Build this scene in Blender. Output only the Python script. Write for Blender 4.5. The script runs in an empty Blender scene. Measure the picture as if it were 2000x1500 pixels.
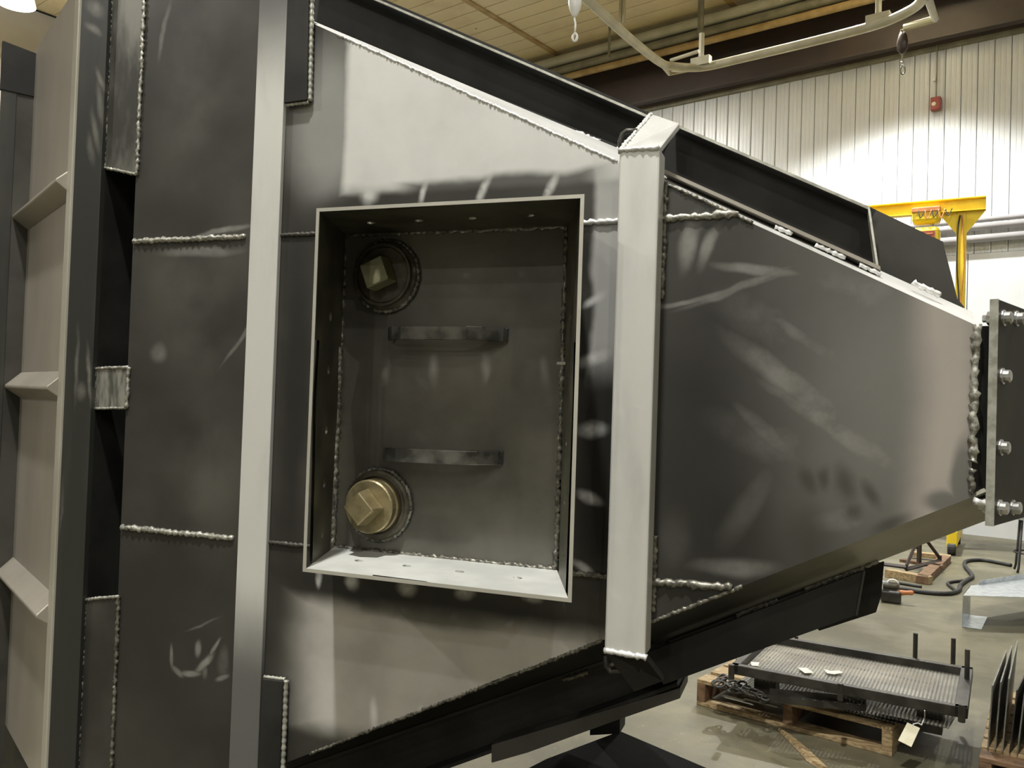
import bpy, bmesh, math, random
from mathutils import Vector as V, Matrix
random.seed(7)
sc = bpy.context.scene
COL = sc.collection
R = math.radians

# ---------------------------------------------------------------- camera
FPX, YAW, PITCH, ROLL, CAMH = 1650.0, R(19.7), R(1.2), R(1.9), 1.5
C0 = V((0, 0, CAMH))
_w = V((-math.sin(YAW)*math.cos(PITCH), math.cos(YAW)*math.cos(PITCH), math.sin(PITCH)))
_r = V((math.cos(YAW), math.sin(YAW), 0)); _u = _r.cross(_w)
RT = _r*math.cos(ROLL) + _u*math.sin(ROLL)
UP = _u*math.cos(ROLL) - _r*math.sin(ROLL)
cd = bpy.data.cameras.new('camera'); cam = bpy.data.objects.new('camera', cd); COL.objects.link(cam)
cd.sensor_width = 36; cd.lens = FPX/2000*36; cd.clip_start = .02; cd.clip_end = 200
cam.matrix_world = Matrix(((RT.x, UP.x, -_w.x, 0), (RT.y, UP.y, -_w.y, 0), (RT.z, UP.z, -_w.z, CAMH), (0, 0, 0, 1)))
sc.camera = cam

# ---------------------------------------------------------------- world, exposure
wd = bpy.data.worlds.new('world'); sc.world = wd; wd.use_nodes = True
wd.node_tree.nodes['Background'].inputs[0].default_value = (.5, .5, .45, 1)
wd.node_tree.nodes['Background'].inputs[1].default_value = .02
sc.view_settings.view_transform = 'Standard'; sc.view_settings.look = 'None'
sc.view_settings.exposure = 0; sc.view_settings.gamma = 1; sc.view_settings.use_curve_mapping = False

# lamp positions (x, y, z, watts): shop lamps, then added fill lamps
LAMPS = [(-.50, -.62, 6.9, 470), (-1.2, -8.5, 6.9, 130), (6.5, -6.5, 6.9, 200), (-10.2, 8.26, 6.6, 420),
         (.38, 10.35, 6.95, 2900), (-7.5, -3.0, 6.9, 230), (-5.5, 9.3, 6.95, 500), (2.2, -4.2, 6.9, 110), (-3.4, -12.5, 6.9, 220), (4.2, 5.6, 6.95, 230)]  # end entries: unseen lamps added to soften shadows and brighten the gantry

# ---------------------------------------------------------------- helpers
def ray(px, py): return _w + RT*((px-1000)/FPX) - UP*((py-750)/FPX)
def PY(px, py, y): d = ray(px, py); return C0 + d*(y/d.y)           # point of a surface lying at depth y
def PZ(px, py, z): d = ray(px, py); return C0 + d*((z-CAMH)/d.z)    # point lying at height z
def PP(px, py, p0, n): d = ray(px, py); return C0 + d*((p0-C0).dot(n)/d.dot(n))
ORG = {}
def org(p): return ORG.get(p.name, V((0, 0, 0))) if p else V((0, 0, 0))
def empty(name, loc, label=None, cat=None, group=None):
    o = bpy.data.objects.new(name, None); COL.objects.link(o); o.location = loc; o.empty_display_size = .1
    ORG[o.name] = V(loc)
    tag(o, label, cat, group); return o
def tag(o, label=None, cat=None, group=None, kind=None):
    for k, v in (('label', label), ('category', cat), ('group', group), ('kind', kind)):
        if v: o[k] = v
    return o
def link(name, me, mat, parent=None, smooth=False, bevel=0, loc=None):
    o = bpy.data.objects.new(name, me); COL.objects.link(o)
    if mat and not me.materials: me.materials.append(mat)
    if parent: o.parent = parent
    ORG[o.name] = V(loc) if loc is not None else org(parent)
    if loc is not None: o.location = V(loc) - org(parent)
    if smooth:
        me.polygons.foreach_set('use_smooth', [True]*len(me.polygons))
    if bevel:
        b = o.modifiers.new('bevel', 'BEVEL'); b.width = bevel; b.segments = 2; b.limit_method = 'ANGLE'; b.angle_limit = R(40)
    return o
def mesh(name, verts, faces, mat, parent=None, smooth=False, bevel=0, loc=None):
    """verts in world space; stored relative to the parent's base (or to loc)"""
    b = V(loc) if loc is not None else org(parent)
    me = bpy.data.meshes.new(name); me.from_pydata([tuple(V(v)-b) for v in verts], [], faces)
    bm = bmesh.new(); bm.from_mesh(me); bmesh.ops.recalc_face_normals(bm, faces=bm.faces[:]); bm.to_mesh(me); bm.free()
    me.update()
    return link(name, me, mat, parent, smooth, bevel, loc)
class MB:
    def __init__(s): s.v, s.f = [], []
    def add(s, v, f):
        n = len(s.v); s.v += [V(a) for a in v]; s.f += [tuple(n+i for i in q) for q in f]; return s
    def prism(s, pts, off):
        n = len(pts); off = V(off); v = [V(p) for p in pts] + [V(p)+off for p in pts]
        f = [tuple(range(n)), tuple(range(2*n-1, n-1, -1))] + [(i, (i+1) % n, n+(i+1) % n, n+i) for i in range(n)]
        return s.add(v, f)
    def box(s, c, hx, hy, hz):
        """centre and three half-axis vectors"""
        c, hx, hy, hz = V(c), V(hx), V(hy), V(hz)
        return s.prism([c-hx-hy-hz, c+hx-hy-hz, c+hx+hy-hz, c-hx+hy-hz], hz*2)
    def hexa(s, a, b):
        """two quads with matching corners"""
        return s.add(list(a)+list(b), [(0, 1, 2, 3), (7, 6, 5, 4), (0, 1, 5, 4), (1, 2, 6, 5), (2, 3, 7, 6), (3, 0, 4, 7)])
    def tube(s, pts, r, seg=8, closed=False, rf=None):
        pts = [V(p) for p in pts]; n = len(pts); v = []; f = []; pu = None
        for i, p in enumerate(pts):
            if closed: t = pts[(i+1) % n]-pts[i-1]
            else: t = pts[min(i+1, n-1)]-pts[max(i-1, 0)]
            t.normalize()
            if pu is None: pu = t.cross(V((0, 0, 1))) if abs(t.z) < .9 else t.cross(V((1, 0, 0)))
            pu = (pu - t*pu.dot(t)).normalized(); q = t.cross(pu)
            rr = rf(i) if rf else r
            v += [p + (pu*math.cos(2*math.pi*k/seg) + q*math.sin(2*math.pi*k/seg))*rr for k in range(seg)]
        m = n if closed else n-1
        for i in range(m):
            j = (i+1) % n
            f += [(i*seg+k, i*seg+(k+1) % seg, j*seg+(k+1) % seg, j*seg+k) for k in range(seg)]
        if not closed: f += [tuple(range(seg))[::-1], tuple((n-1)*seg+k for k in range(seg))]
        return s.add(v, f)
    def lathe(s, base, axis, prof, seg=24):
        """prof: list of (radius, distance along axis)"""
        base, a = V(base), V(axis).normalized(); x = a.orthogonal().normalized(); y = a.cross(x); v = []; f = []
        for r, h in prof:
            v += [base + a*h + (x*math.cos(2*math.pi*k/seg)+y*math.sin(2*math.pi*k/seg))*r for k in range(seg)]
        for i in range(len(prof)-1):
            f += [(i*seg+k, i*seg+(k+1) % seg, (i+1)*seg+(k+1) % seg, (i+1)*seg+k) for k in range(seg)]
        f += [tuple(range(seg))[::-1], tuple((len(prof)-1)*seg+k for k in range(seg))]
        return s.add(v, f)
    def build(s, name, mat, parent=None, smooth=False, bevel=0, loc=None):
        return mesh(name, s.v, s.f, mat, parent, smooth, bevel, loc)
def weld(name, pts, r, mat, parent, step=None, jit=.25, seg=7):
    """a lumpy weld bead along a polyline"""
    out = []; pts = [V(p) for p in pts]; step = step or r*.9
    for a, b in zip(pts, pts[1:]):
        n = max(2, int((b-a).length/step)); out += [a.lerp(b, i/n) for i in range(n)]
    out.append(pts[-1])
    rnd = random.Random(len(out)*13+int(r*1e5))
    out = [p + V((rnd.uniform(-1, 1), rnd.uniform(-.3, .3), rnd.uniform(-1, 1)))*r*jit for p in out]
    rs = [r*(1+(.22 if i % 3 == 0 else -.1)+rnd.uniform(-jit, jit)*.7) for i in range(len(out))]
    return MB().tube(out, r, seg, rf=lambda i: rs[i]).build(name, mat, parent, smooth=True)
def dup(o, parent, delta):
    c = o.copy(); COL.objects.link(c); c.parent = parent; c.location = o.location + V(delta); ORG[c.name] = org(o); return c

# ---------------------------------------------------------------- materials
class N:
    """thin wrapper for building node materials"""
    def __init__(s, name):
        s.m = bpy.data.materials.new(name); s.m.use_nodes = True; s.t = s.m.node_tree
        s.b = s.t.nodes['Principled BSDF']; s._pos = None
    def n(s, t, **k):
        x = s.t.nodes.new(t)
        for a, v in k.items(): setattr(x, a, v)
        return x
    def l(s, a, b): s.t.links.new(a, b)
    def put(s, x, i, v):
        if hasattr(v, 'is_linked'): s.l(v, x.inputs[i])
        else: x.inputs[i].default_value = v
    def pos(s):
        if not s._pos: s._pos = s.n('ShaderNodeNewGeometry').outputs['Position']
        return s._pos
    def noise(s, scale, detail=4, rough=.55, vec=None, stretch=None, dist=0):
        vec = vec or s.pos()
        if stretch:
            mp = s.n('ShaderNodeMapping'); s.l(vec, mp.inputs[0]); mp.inputs['Scale'].default_value = stretch
            if len(stretch) == 3: vec = mp.outputs[0]
        x = s.n('ShaderNodeTexNoise'); s.l(vec, x.inputs['Vector'])
        x.inputs['Scale'].default_value = scale; x.inputs['Detail'].default_value = detail; x.inputs['Roughness'].default_value = rough
        x.inputs['Distortion'].default_value = dist
        return x.outputs['Fac']
    def math(s, op, a, b=0., c=False):
        x = s.n('ShaderNodeMath', operation=op); x.use_clamp = c; s.put(x, 0, a); s.put(x, 1, b); return x.outputs[0]
    def ramp(s, v, a, b, lo=0., hi=1., smooth=True):
        x = s.n('ShaderNodeMapRange'); x.interpolation_type = 'SMOOTHSTEP' if smooth else 'LINEAR'
        s.put(x, 0, v); s.put(x, 1, a); s.put(x, 2, b); s.put(x, 3, lo); s.put(x, 4, hi); return x.outputs[0]
    def mix(s, f, a, b):
        x = s.n('ShaderNodeMix', data_type='RGBA')
        s.put(x, 0, f); s.put(x, 6, a if hasattr(a, 'is_linked') else (*a, 1)); s.put(x, 7, b if hasattr(b, 'is_linked') else (*b, 1)); return x.outputs[2]
    def blob(s, c, half, soft=.5, ang=0., square=False, vec=None):
        """soft patch of wear: c, half in metres on the x-z face, ang in degrees"""
        mp = s.n('ShaderNodeMapping', vector_type='TEXTURE'); s.l(vec or s.pos(), mp.inputs[0])
        mp.inputs['Location'].default_value = (c[0], 0, c[1]); mp.inputs['Rotation'].default_value = (0, -R(ang), 0)
        mp.inputs['Scale'].default_value = (half[0], 1e4, half[1])
        if square:
            a = s.n('ShaderNodeVectorMath', operation='ABSOLUTE'); s.l(mp.outputs[0], a.inputs[0])
            sp = s.n('ShaderNodeSeparateXYZ'); s.l(a.outputs[0], sp.inputs[0]); d = s.math('MAXIMUM', sp.outputs[0], sp.outputs[2])
        else:
            a = s.n('ShaderNodeVectorMath', operation='LENGTH'); s.l(mp.outputs[0], a.inputs[0]); d = a.outputs['Value']
        return s.ramp(d, 1-soft, 1+soft, 1., 0.)
    def warp(s, amt, scale):
        x = s.n('ShaderNodeTexNoise'); s.l(s.pos(), x.inputs['Vector']); x.inputs['Scale'].default_value = scale; x.inputs['Detail'].default_value = 3
        a = s.n('ShaderNodeVectorMath', operation='SUBTRACT'); s.l(x.outputs['Color'], a.inputs[0]); a.inputs[1].default_value = (.5, .5, .5)
        b = s.n('ShaderNodeVectorMath', operation='SCALE'); s.l(a.outputs[0], b.inputs[0]); b.inputs['Scale'].default_value = amt
        c = s.n('ShaderNodeVectorMath', operation='ADD'); s.l(s.pos(), c.inputs[0]); s.l(b.outputs[0], c.inputs[1]); return c.outputs[0]
    def bump(s, h, strength=.2, dist=.002):
        x = s.n('ShaderNodeBump'); x.inputs['Strength'].default_value = strength; x.inputs['Distance'].default_value = dist
        s.l(h, x.inputs['Height']); s.l(x.outputs[0], s.b.inputs['Normal'])
    def done(s, col, rough=.5, metal=0., spec=.5):
        s.put(s.b, 'Base Color', col if hasattr(col, 'is_linked') else (*col, 1)); s.put(s.b, 'Roughness', rough)
        s.put(s.b, 'Metallic', metal); s.put(s.b, 'Specular IOR Level', spec); return s.m
def mottled(name, a, b, scale=8, rough=.5, metal=0., lo=.35, hi=.65, bump=0, stretch=None, spec=.5, detail=5):
    n = N(name); f = n.ramp(n.noise(scale, detail, stretch=stretch), lo, hi)
    if bump: n.bump(n.noise(scale*6, 3), bump)
    return n.done(n.mix(f, a, b), rough, metal, spec)

MILL_A, MILL_B, GROUND, GROUND2 = (.032, .031, .026), (.062, .06, .051), (.60, .60, .57), (.46, .43, .40)
M = {}
M['mill'] = mottled('mill_scale_steel', MILL_A, MILL_B, 5, .42, .25, bump=.03)
M['mill_dark'] = mottled('dark_shaded_mill_scale', (.012, .012, .011), (.026, .026, .023), 7, .55, .1, spec=.3)  # dark mill scale; on the rails their shade is in the tone too
M['ground'] = mottled('ground_bright_steel', (.50, .50, .48), (.66, .66, .64), 9, .42, .35)
M['strip'] = mottled('bright_flange_strip', (.42, .40, .33), (.50, .48, .41), 6, .32, .35)
M['panel'] = mottled('warm_grey_rolled_steel', (.29, .265, .225), (.38, .35, .30), 3, .34, .35, stretch=(1, 1, .3))
M['weld'] = mottled('weld_bead_steel', (.20, .20, .17), (.50, .49, .43), 160, .35, .5)
M['weld_dark'] = mottled('dark_weld_bead_steel', (.06, .06, .05), (.22, .21, .17), 140, .4, .4)
M['weld_bright'] = mottled('bright_weld_bead_steel', (.62, .62, .6), (.8, .8, .78), 120, .35, .3)
M['edge'] = mottled('cut_steel_edge', (.30, .30, .25), (.48, .48, .42), 60, .35, .4)
M['flange'] = mottled('olive_flange_steel', (.028, .026, .016), (.045, .042, .027), 8, .55, .1, spec=.3)
M['strip_g'] = mottled('grey_strip_steel', (.14, .14, .12), (.24, .24, .21), 9, .4, .3)
M['rim'] = mottled('polished_cut_rim', (.44, .43, .37), (.52, .51, .45), 5, .3, .3)
M['void'] = mottled('black_steel_and_slot_dark', (.004, .004, .004), (.008, .008, .007), 9, .8, 0, spec=.1)  # black deck steel; behind the slot it paints the unlit inside
M['zinc'] = mottled('zinc_plated_bolt', (.5, .5, .48), (.7, .7, .68), 40, .25, .8)
M['plug_brown'] = mottled('brown_cast_iron', (.055, .048, .034), (.09, .08, .055), 60, .5, .3)
M['plug_brass'] = mottled('brassy_cast_iron', (.20, .165, .085), (.30, .25, .14), 50, .36, .6)
M['olive'] = mottled('olive_cast_iron', (.17, .17, .09), (.22, .21, .12), 50, .5, .3)
M['wood'] = mottled('pallet_wood', (.22, .15, .07), (.44, .33, .18), 14, .75, stretch=(1, 6, 6), bump=.2)
M['wood_dark'] = mottled('grimy_wood', (.10, .06, .035), (.22, .13, .07), 14, .8, bump=.2)
M['yellow'] = mottled('yellow_crane_paint', (.82, .58, .015), (.92, .68, .03), 5, .5)
M['black'] = mottled('black_rubber', (.012, .012, .012), (.03, .03, .028), 20, .6)
M['white'] = mottled('white_paint', (.72, .72, .68), (.82, .82, .78), 6, .4)
M['tray'] = mottled('dark_tray_steel', (.022, .02, .016), (.05, .046, .038), 12, .45, .2)
M['galv'] = mottled('galvanised_sheet', (.48, .52, .55), (.68, .72, .75), 22, .28, .7)
M['paper'] = mottled('paper', (.72, .68, .50), (.82, .78, .60), 20, .8)
M['redbox'] = mottled('dull_red_paint', (.22, .035, .03), (.3, .06, .05), 20, .5)
M['creampipe'] = mottled('cream_painted_pipe', (.40, .37, .26), (.48, .45, .33), 5, .45)
M['conduit'] = mottled('grey_green_conduit', (.16, .15, .10), (.24, .22, .15), 5, .5)
M['greypipe'] = mottled('pale_olive_pipe', (.40, .38, .28), (.48, .46, .35), 3, .5)
M['rustpipe'] = mottled('ochre_pipe', (.34, .22, .08), (.45, .32, .14), 5, .5)
M['brown'] = mottled('brown_painted_beam', (.030, .019, .015), (.042, .027, .021), 2, .5)
M['orange'] = mottled('orange_plastic', (.45, .16, .05), (.6, .24, .08), 12, .5)
def pipemat():
    n = N('grey_wall_pipe'); return n.done(n.mix(n.noise(3), (.30, .29, .29), (.42, .41, .42)), .4)
M['pipe'] = pipemat()
def emis(name, col, s):
    n = N(name); n.b.inputs['Emission Color'].default_value = (*col, 1); n.b.inputs['Emission Strength'].default_value = s
    return n.done((.8, .8, .8), .5)
M['shade'] = emis('glowing_acrylic_reflector', (1, .98, .92), 2.5)
M['lamp'] = emis('lamp_glow', (1, .97, .88), 14)

def floor_mat():
    n = N('stained_concrete'); v = n.pos()
    big = n.ramp(n.noise(.9, 5), .35, .68); fine = n.ramp(n.noise(9, 6, .65), .3, .75); sp = n.ramp(n.noise(55, 2), .66, .74)
    big = n.math('MULTIPLY', big, n.math('SUBTRACT', 1., n.math('MULTIPLY', n.ramp(n.noise(1.7, 3, dist=.6), .52, .62), .6)))
    c = n.mix(big, (.095, .087, .052), (.205, .182, .117)); c = n.mix(n.math('MULTIPLY', fine, .45), c, (.09, .092, .06)); c = n.mix(n.math('MULTIPLY', sp, .5), c, (.36, .34, .27))
    n.bump(n.noise(40, 4), .12); return n.done(c, n.ramp(big, 0, 1, .55, .35), 0)
M['floor'] = floor_mat()
def ceil_mat():
    n = N('faced_ceiling_board'); f = n.ramp(n.noise(.55, 3), .3, .7); g = n.ramp(n.noise(2.2, 5), .45, .7)
    return n.done(n.mix(n.math('MULTIPLY', g, .35), n.mix(f, (.66, .55, .30), (.70, .59, .37)), (.52, .36, .2)), .6)
M['ceil'] = ceil_mat()
M['wall'] = mottled('white_wall_sheet', (.58, .595, .60), (.65, .665, .67), .9, .32, .1)
M['wallplain'] = mottled('plain_wall_paint', (.35, .33, .28), (.42, .40, .34), .5, .6)
def mesh_mat():
    """perforated sheet: rows of small real openings"""
    n = N('perforated_sheet'); t = n.n('ShaderNodeTexCoord').outputs['UV']
    sp = n.n('ShaderNodeSeparateXYZ'); n.l(t, sp.inputs[0])
    a = n.math('SINE', n.math('MULTIPLY', sp.outputs[0], 2*math.pi/.016)); b = n.math('SINE', n.math('MULTIPLY', sp.outputs[1], 2*math.pi/.016))
    h = n.math('GREATER_THAN', n.math('ADD', a, b), .55)
    f = n.ramp(n.noise(6), .4, .7); n.done(n.mix(f, (.15, .143, .12), (.25, .24, .20)), .5, .2)
    tr = n.n('ShaderNodeBsdfTransparent'); mx = n.n('ShaderNodeMixShader'); out = n.t.nodes['Material Output']
    n.l(h, mx.inputs[0]); n.l(n.b.outputs[0], mx.inputs[1]); n.l(tr.outputs[0], mx.inputs[2]); n.l(mx.outputs[0], out.inputs[0]); return n.m
M['perf'] = mesh_mat()

# hopper geometry (metres): front face at y = D, mirror line at z = ZC, tapering to the right
D, ZC, SL = 1.25, 1.508, .508
def hh(x): return .114 + SL*(.196-x)
def xz(px, py, y=D): p = PY(px, py, y); return (p.x, p.z)
PXM = D/FPX/ .93      # about how many metres one picture pixel covers on the face

def plate_mat():
    n = N('hopper_face_steel'); w = n.warp(.03, 9); w2 = n.warp(.012, 30)
    def sz(a, b): return (a*PXM/.93, b*PXM)
    def B(px, py, a, b, soft=.5, ang=0, sq=False, vec=None): return n.blob(xz(px, py), sz(a, b), soft, ang, sq, vec or w)
    def mx(*l):
        o = l[0]
        for x in l[1:]: o = n.math('MAXIMUM', o, x)
        return o
    cl = n.ramp(n.noise(3.2, 4), .35, .7); fine = n.noise(26, 5, .6)
    base = n.mix(cl, MILL_A, MILL_B)
    # faint lighter clouding of the rolled sheet
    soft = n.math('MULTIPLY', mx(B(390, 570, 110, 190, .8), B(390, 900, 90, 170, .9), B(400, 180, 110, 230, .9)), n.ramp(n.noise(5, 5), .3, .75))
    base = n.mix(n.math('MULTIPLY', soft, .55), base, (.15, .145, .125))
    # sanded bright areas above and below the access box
    up = n.blob(xz(936, 190), sz(284, 180), .05, 0, True, n.warp(.012, 14))  # sanded; its sharp left edge is a lamp shadow put into the mask
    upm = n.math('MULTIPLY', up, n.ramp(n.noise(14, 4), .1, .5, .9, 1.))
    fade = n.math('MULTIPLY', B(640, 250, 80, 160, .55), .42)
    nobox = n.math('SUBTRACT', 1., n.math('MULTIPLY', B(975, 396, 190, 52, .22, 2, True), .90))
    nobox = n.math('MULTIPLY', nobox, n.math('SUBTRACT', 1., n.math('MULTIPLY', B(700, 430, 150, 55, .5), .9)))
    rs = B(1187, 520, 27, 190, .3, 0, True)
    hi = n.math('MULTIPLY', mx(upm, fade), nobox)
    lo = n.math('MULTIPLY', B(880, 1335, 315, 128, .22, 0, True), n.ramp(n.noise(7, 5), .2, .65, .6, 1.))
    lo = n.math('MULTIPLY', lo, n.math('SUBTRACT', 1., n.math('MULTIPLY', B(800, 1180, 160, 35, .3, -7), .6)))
    # grinder touches beside the bolt holes
    sm = [(722, 384, 16, 14, 0), (826, 378, 6, 22, -12), (945, 372, 7, 26, -25), (1078, 366, 7, 26, -25), (1160, 700, 24, 10, 22), (1158, 838, 21, 12, 5),
          (1152, 972, 20, 9, -18), (1140, 1108, 18, 7, -35), (1160, 585, 18, 7, 35), (622, 1130, 6, 16, 0), (688, 1134, 12, 16, 20), (795, 1148, 16, 14, 0), (908, 1156, 16, 12, 10), (1040, 1166, 16, 8, 0)]
    sm = mx(*[B(a, b, c, d, .75, e, vec=w2) for a, b, c, d, e in sm])
    sm = mx(n.math('MULTIPLY', sm, n.ramp(n.noise(60, 4), .2, .7, .55, 1.)), *[B(a, b, 16, 14, .4) for a, b in ((718, 433), (820, 428), (928, 424), (1042, 420))])  # the separate spots show bright through the holes of the top wall
    # brushed streaks
    st = [(336, 1285, 4, 22, 8, .5), (347, 1311, 14, 6, -35, .6), (372, 1315, 22, 6, 8, .7), (400, 1295, 26, 7, 42, .8), (420, 1266, 20, 4, 58, .6), (386, 1268, 8, 14, 0, .5), (436, 1325, 16, 5, 25, .5), (438, 1295, 12, 30, 0, .18), (395, 1222, 40, 3, 24, .25), (400, 1310, 6, 14, 0, .3), (310, 690, 18, 20, 40, .35), (390, 492, 80, 10, 0, .4), (430, 450, 60, 6, 8, .6),
          (1345, 470, 14, 45, -15, .5), (1385, 480, 10, 35, -25, .5), (1480, 525, 60, 8, -10, .45), (1380, 575, 110, 5, 14, .4), (1440, 560, 80, 6, 20, .4),
          (1440, 1110, 60, 14, 8, .35), (1470, 975, 20, 80, -30, .14), (320, 60, 6, 55, -12, .3), (470, 660, 4, 60, -35, .35), (1560, 760, 120, 24, -38, .45), (1650, 850, 130, 22, -32, .5), (1610, 690, 110, 14, -36, .35), (1720, 770, 110, 20, -34, .4), (1500, 850, 60, 14, -40, .3),
          (1700, 690, 70, 90, -30, .3), (1520, 640, 90, 40, -30, .18), (1600, 900, 140, 40, -20, .25), (1720, 600, 110, 55, -26, .35), (1660, 1010, 60, 26, 15, .3), (1320, 1060, 25, 50, 0, .08)]
    st = mx(*[n.math('MULTIPLY', B(a, b, c, d, .6, e), f) for a, b, c, d, e, f in st])
    st = n.math('MULTIPLY', st, n.ramp(fine, .25, .7, .55, 1.1))
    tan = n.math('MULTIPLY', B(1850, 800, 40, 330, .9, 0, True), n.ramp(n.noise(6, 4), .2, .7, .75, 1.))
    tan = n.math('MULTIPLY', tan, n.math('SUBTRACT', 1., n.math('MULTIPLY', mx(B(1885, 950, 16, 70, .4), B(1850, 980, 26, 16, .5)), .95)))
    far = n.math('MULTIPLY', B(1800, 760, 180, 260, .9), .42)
    dark = mx(*[B(a, b, c, d, .85, e, vec=w2) for a, b, c, d, e in [(1578, 940, 10, 22, 20), (1608, 935, 9, 18, 0), (1652, 945, 13, 26, 15), (1700, 965, 8, 22, 30), (1665, 1000, 12, 12, 0), (1575, 1050, 34, 44, 0), (1740, 1025, 26, 10, 30), (1585, 1060, 12, 46, -10)]])
    g = n.mix(n.ramp(n.noise(8, 4), .3, .7), GROUND, (.54, .54, .51))
    scale = mx(B(1385, 900, 110, 340, .7), B(1450, 640, 120, 60, .8, -25), B(1185, 900, 50, 240, .5), B(575, 770, 34, 320, .6), B(860, 1178, 330, 36, .5, -4), n.math('MULTIPLY', B(390, 1380, 140, 130, .7), .5), n.math('MULTIPLY', B(350, 440, 110, 60, .8), .6))  # darker areas round the box, right of the tube and at the left
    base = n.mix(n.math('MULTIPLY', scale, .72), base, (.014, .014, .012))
    c = n.mix(n.math('MAXIMUM', far, st), base, (.36, .355, .33)); c = n.mix(tan, c, (.40, .365, .325))
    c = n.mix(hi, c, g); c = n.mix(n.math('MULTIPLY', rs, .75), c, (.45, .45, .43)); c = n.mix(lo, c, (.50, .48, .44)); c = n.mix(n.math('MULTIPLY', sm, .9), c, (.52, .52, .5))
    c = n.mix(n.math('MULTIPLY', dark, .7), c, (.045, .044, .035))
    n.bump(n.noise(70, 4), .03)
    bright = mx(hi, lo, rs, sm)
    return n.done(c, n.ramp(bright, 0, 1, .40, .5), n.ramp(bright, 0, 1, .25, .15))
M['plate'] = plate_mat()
def bar_mat(name, z0, z1, zm, top=.16):
    """ground flat bar that gets darker towards its ends"""
    n = N(name); sp = n.n('ShaderNodeSeparateXYZ'); n.l(n.warp(.06, 6), sp.inputs[0]); z = sp.outputs[2]
    a = n.ramp(z, z0, z0+.2); b = n.ramp(z, z1, z1-.2); k = n.math('MULTIPLY', a, b)
    k = n.math('MULTIPLY', k, n.ramp(n.noise(9, 5, stretch=(2, 1, .6)), .15, .55, .72, 1.))
    n.bump(n.noise(60, 3), .03)
    return n.done(n.mix(k, (top, top, top*.95), (.62, .62, .58)), .42, .25)

# ================================================================ THE ROOM
DW = V((-.948, .317, 0)).normalized(); NW = V((DW.y*-1, DW.x, 0)); W0 = PZ(1930, 1048, 0)   # along the back wall, out of it, its foot
NW = V((-DW.y, DW.x, 0)); NW = NW if NW.dot(C0-W0) > 0 else -NW
def WP(s, o, z): return W0 + DW*s + NW*o + V((0, 0, z))
def onwall(px, py, o=0.): return PP(px, py, W0+NW*o, NW)
S0, S1, O1, CZ = -14., 12.6, 27., 7.5
def struct(o): o['kind'] = 'structure'; return o
def slab(name, pts, off, mat): return struct(MB().prism(pts, off).build(name, mat))
slab('floor', [WP(S0, 0, 0), WP(S1, 0, 0), WP(S1, O1, 0), WP(S0, O1, 0)], (0, 0, -.2), M['floor'])
slab('wall_left', [WP(S1, 0, 0), WP(S1, O1, 0), WP(S1, O1, CZ), WP(S1, 0, CZ)], DW*.2, M['wallplain'])
slab('wall_right', [WP(S0, 0, 0), WP(S0, O1, 0), WP(S0, O1, CZ), WP(S0, 0, CZ)], DW*-.2, M['wallplain'])
slab('wall_rear', [WP(S0, O1, 0), WP(S1, O1, 0), WP(S1, O1, CZ), WP(S0, O1, CZ)], NW*.2, M['wallplain'])
wb = slab('wall_back', [WP(S0, -.03, 0), WP(S1, -.03, 0), WP(S1, -.03, CZ), WP(S0, -.03, CZ)], NW*-.2, M['wall'])
# ribbed wall sheets, one object each; profile: raised rib at the joint, two shallow flutes
PWD = .19
def sheet(name, s, parent, z0, z1):
    prof = [(0, -.012), (.003, .006), (.014, .008), (.022, 0), (.062, 0), (.066, .003), (.08, .003), (.084, 0), (.12, 0), (.124, .003), (.138, .003), (.142, 0), (PWD-.006, 0), (PWD-.003, -.012)]
    v = []; f = []
    for a, o in prof: v += [WP(s+a, o, z0), WP(s+a, o, z1)]
    for i in range(len(prof)-1): f.append((2*i, 2*i+1, 2*i+3, 2*i+2))
    me = mesh(name, v, f, M['wall'], parent); return me
first = sheet('wall_sheet', -3.0, wb, 3.6, 6.42)
for i in range(1, 52): dup(first, wb, DW*(PWD*i))
lowp = MB()
for i in range(9):
    s = -3.0+i*1.1
    MB().prism([WP(s, 0, 0), WP(s+1.09, 0, 0), WP(s+1.09, 0, 3.595), WP(s, 0, 3.595)], NW*.012).build('wall_liner_panel', M['wall'], wb)
# brown beam along the head of the wall
bm_ = MB().prism([WP(S0, .16, 6.40), WP(S1, .16, 6.40), WP(S1, .16, 7.2), WP(S0, .16, 7.2)], NW*-.02)
bm_.prism([WP(S0, .02, 6.40), WP(S1, .02, 6.40), WP(S1, .30, 6.40), WP(S0, .30, 6.40)], V((0, 0, .025)))
bm_.prism([WP(S0, .02, 7.2), WP(S1, .02, 7.2), WP(S1, .30, 7.2), WP(S0, .30, 7.2)], V((0, 0, .025)))
struct(bm_.build('trim_1', M['brown']))
struct(MB().prism([WP(S0, 0, 6.34), WP(S1, 0, 6.34), WP(S1, 0, 6.405), WP(S0, 0, 6.405)], NW*.05).build('trim_2', M['conduit']))
ce = slab('ceiling', [WP(S0, 0, CZ+.03), WP(S1, 0, CZ+.03), WP(S1, O1, CZ+.03), WP(S0, O1, CZ+.03)], (0, 0, .2), M['ceil'])
cb = None
for i in range(30):
    o0 = i*.31
    if cb is None:
        cb = MB().prism([WP(-3, 0, CZ), WP(12.5, 0, CZ), WP(12.5, .296, CZ), WP(-3, .296, CZ)], (0, 0, .03)).build('ceiling_board', M['ceil'], ce, bevel=.006)
    else: dup(cb, ce, NW*o0)
for k, s in enumerate((.2, 3.4, 6.6, 9.8)):      # purlin lines crossing the boards
    MB().box(WP(s, 4.6, CZ-.012), DW*.05, NW*4.6, V((0, 0, .012))).build('ceiling_batten', M['rustpipe'], ce)

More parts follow.
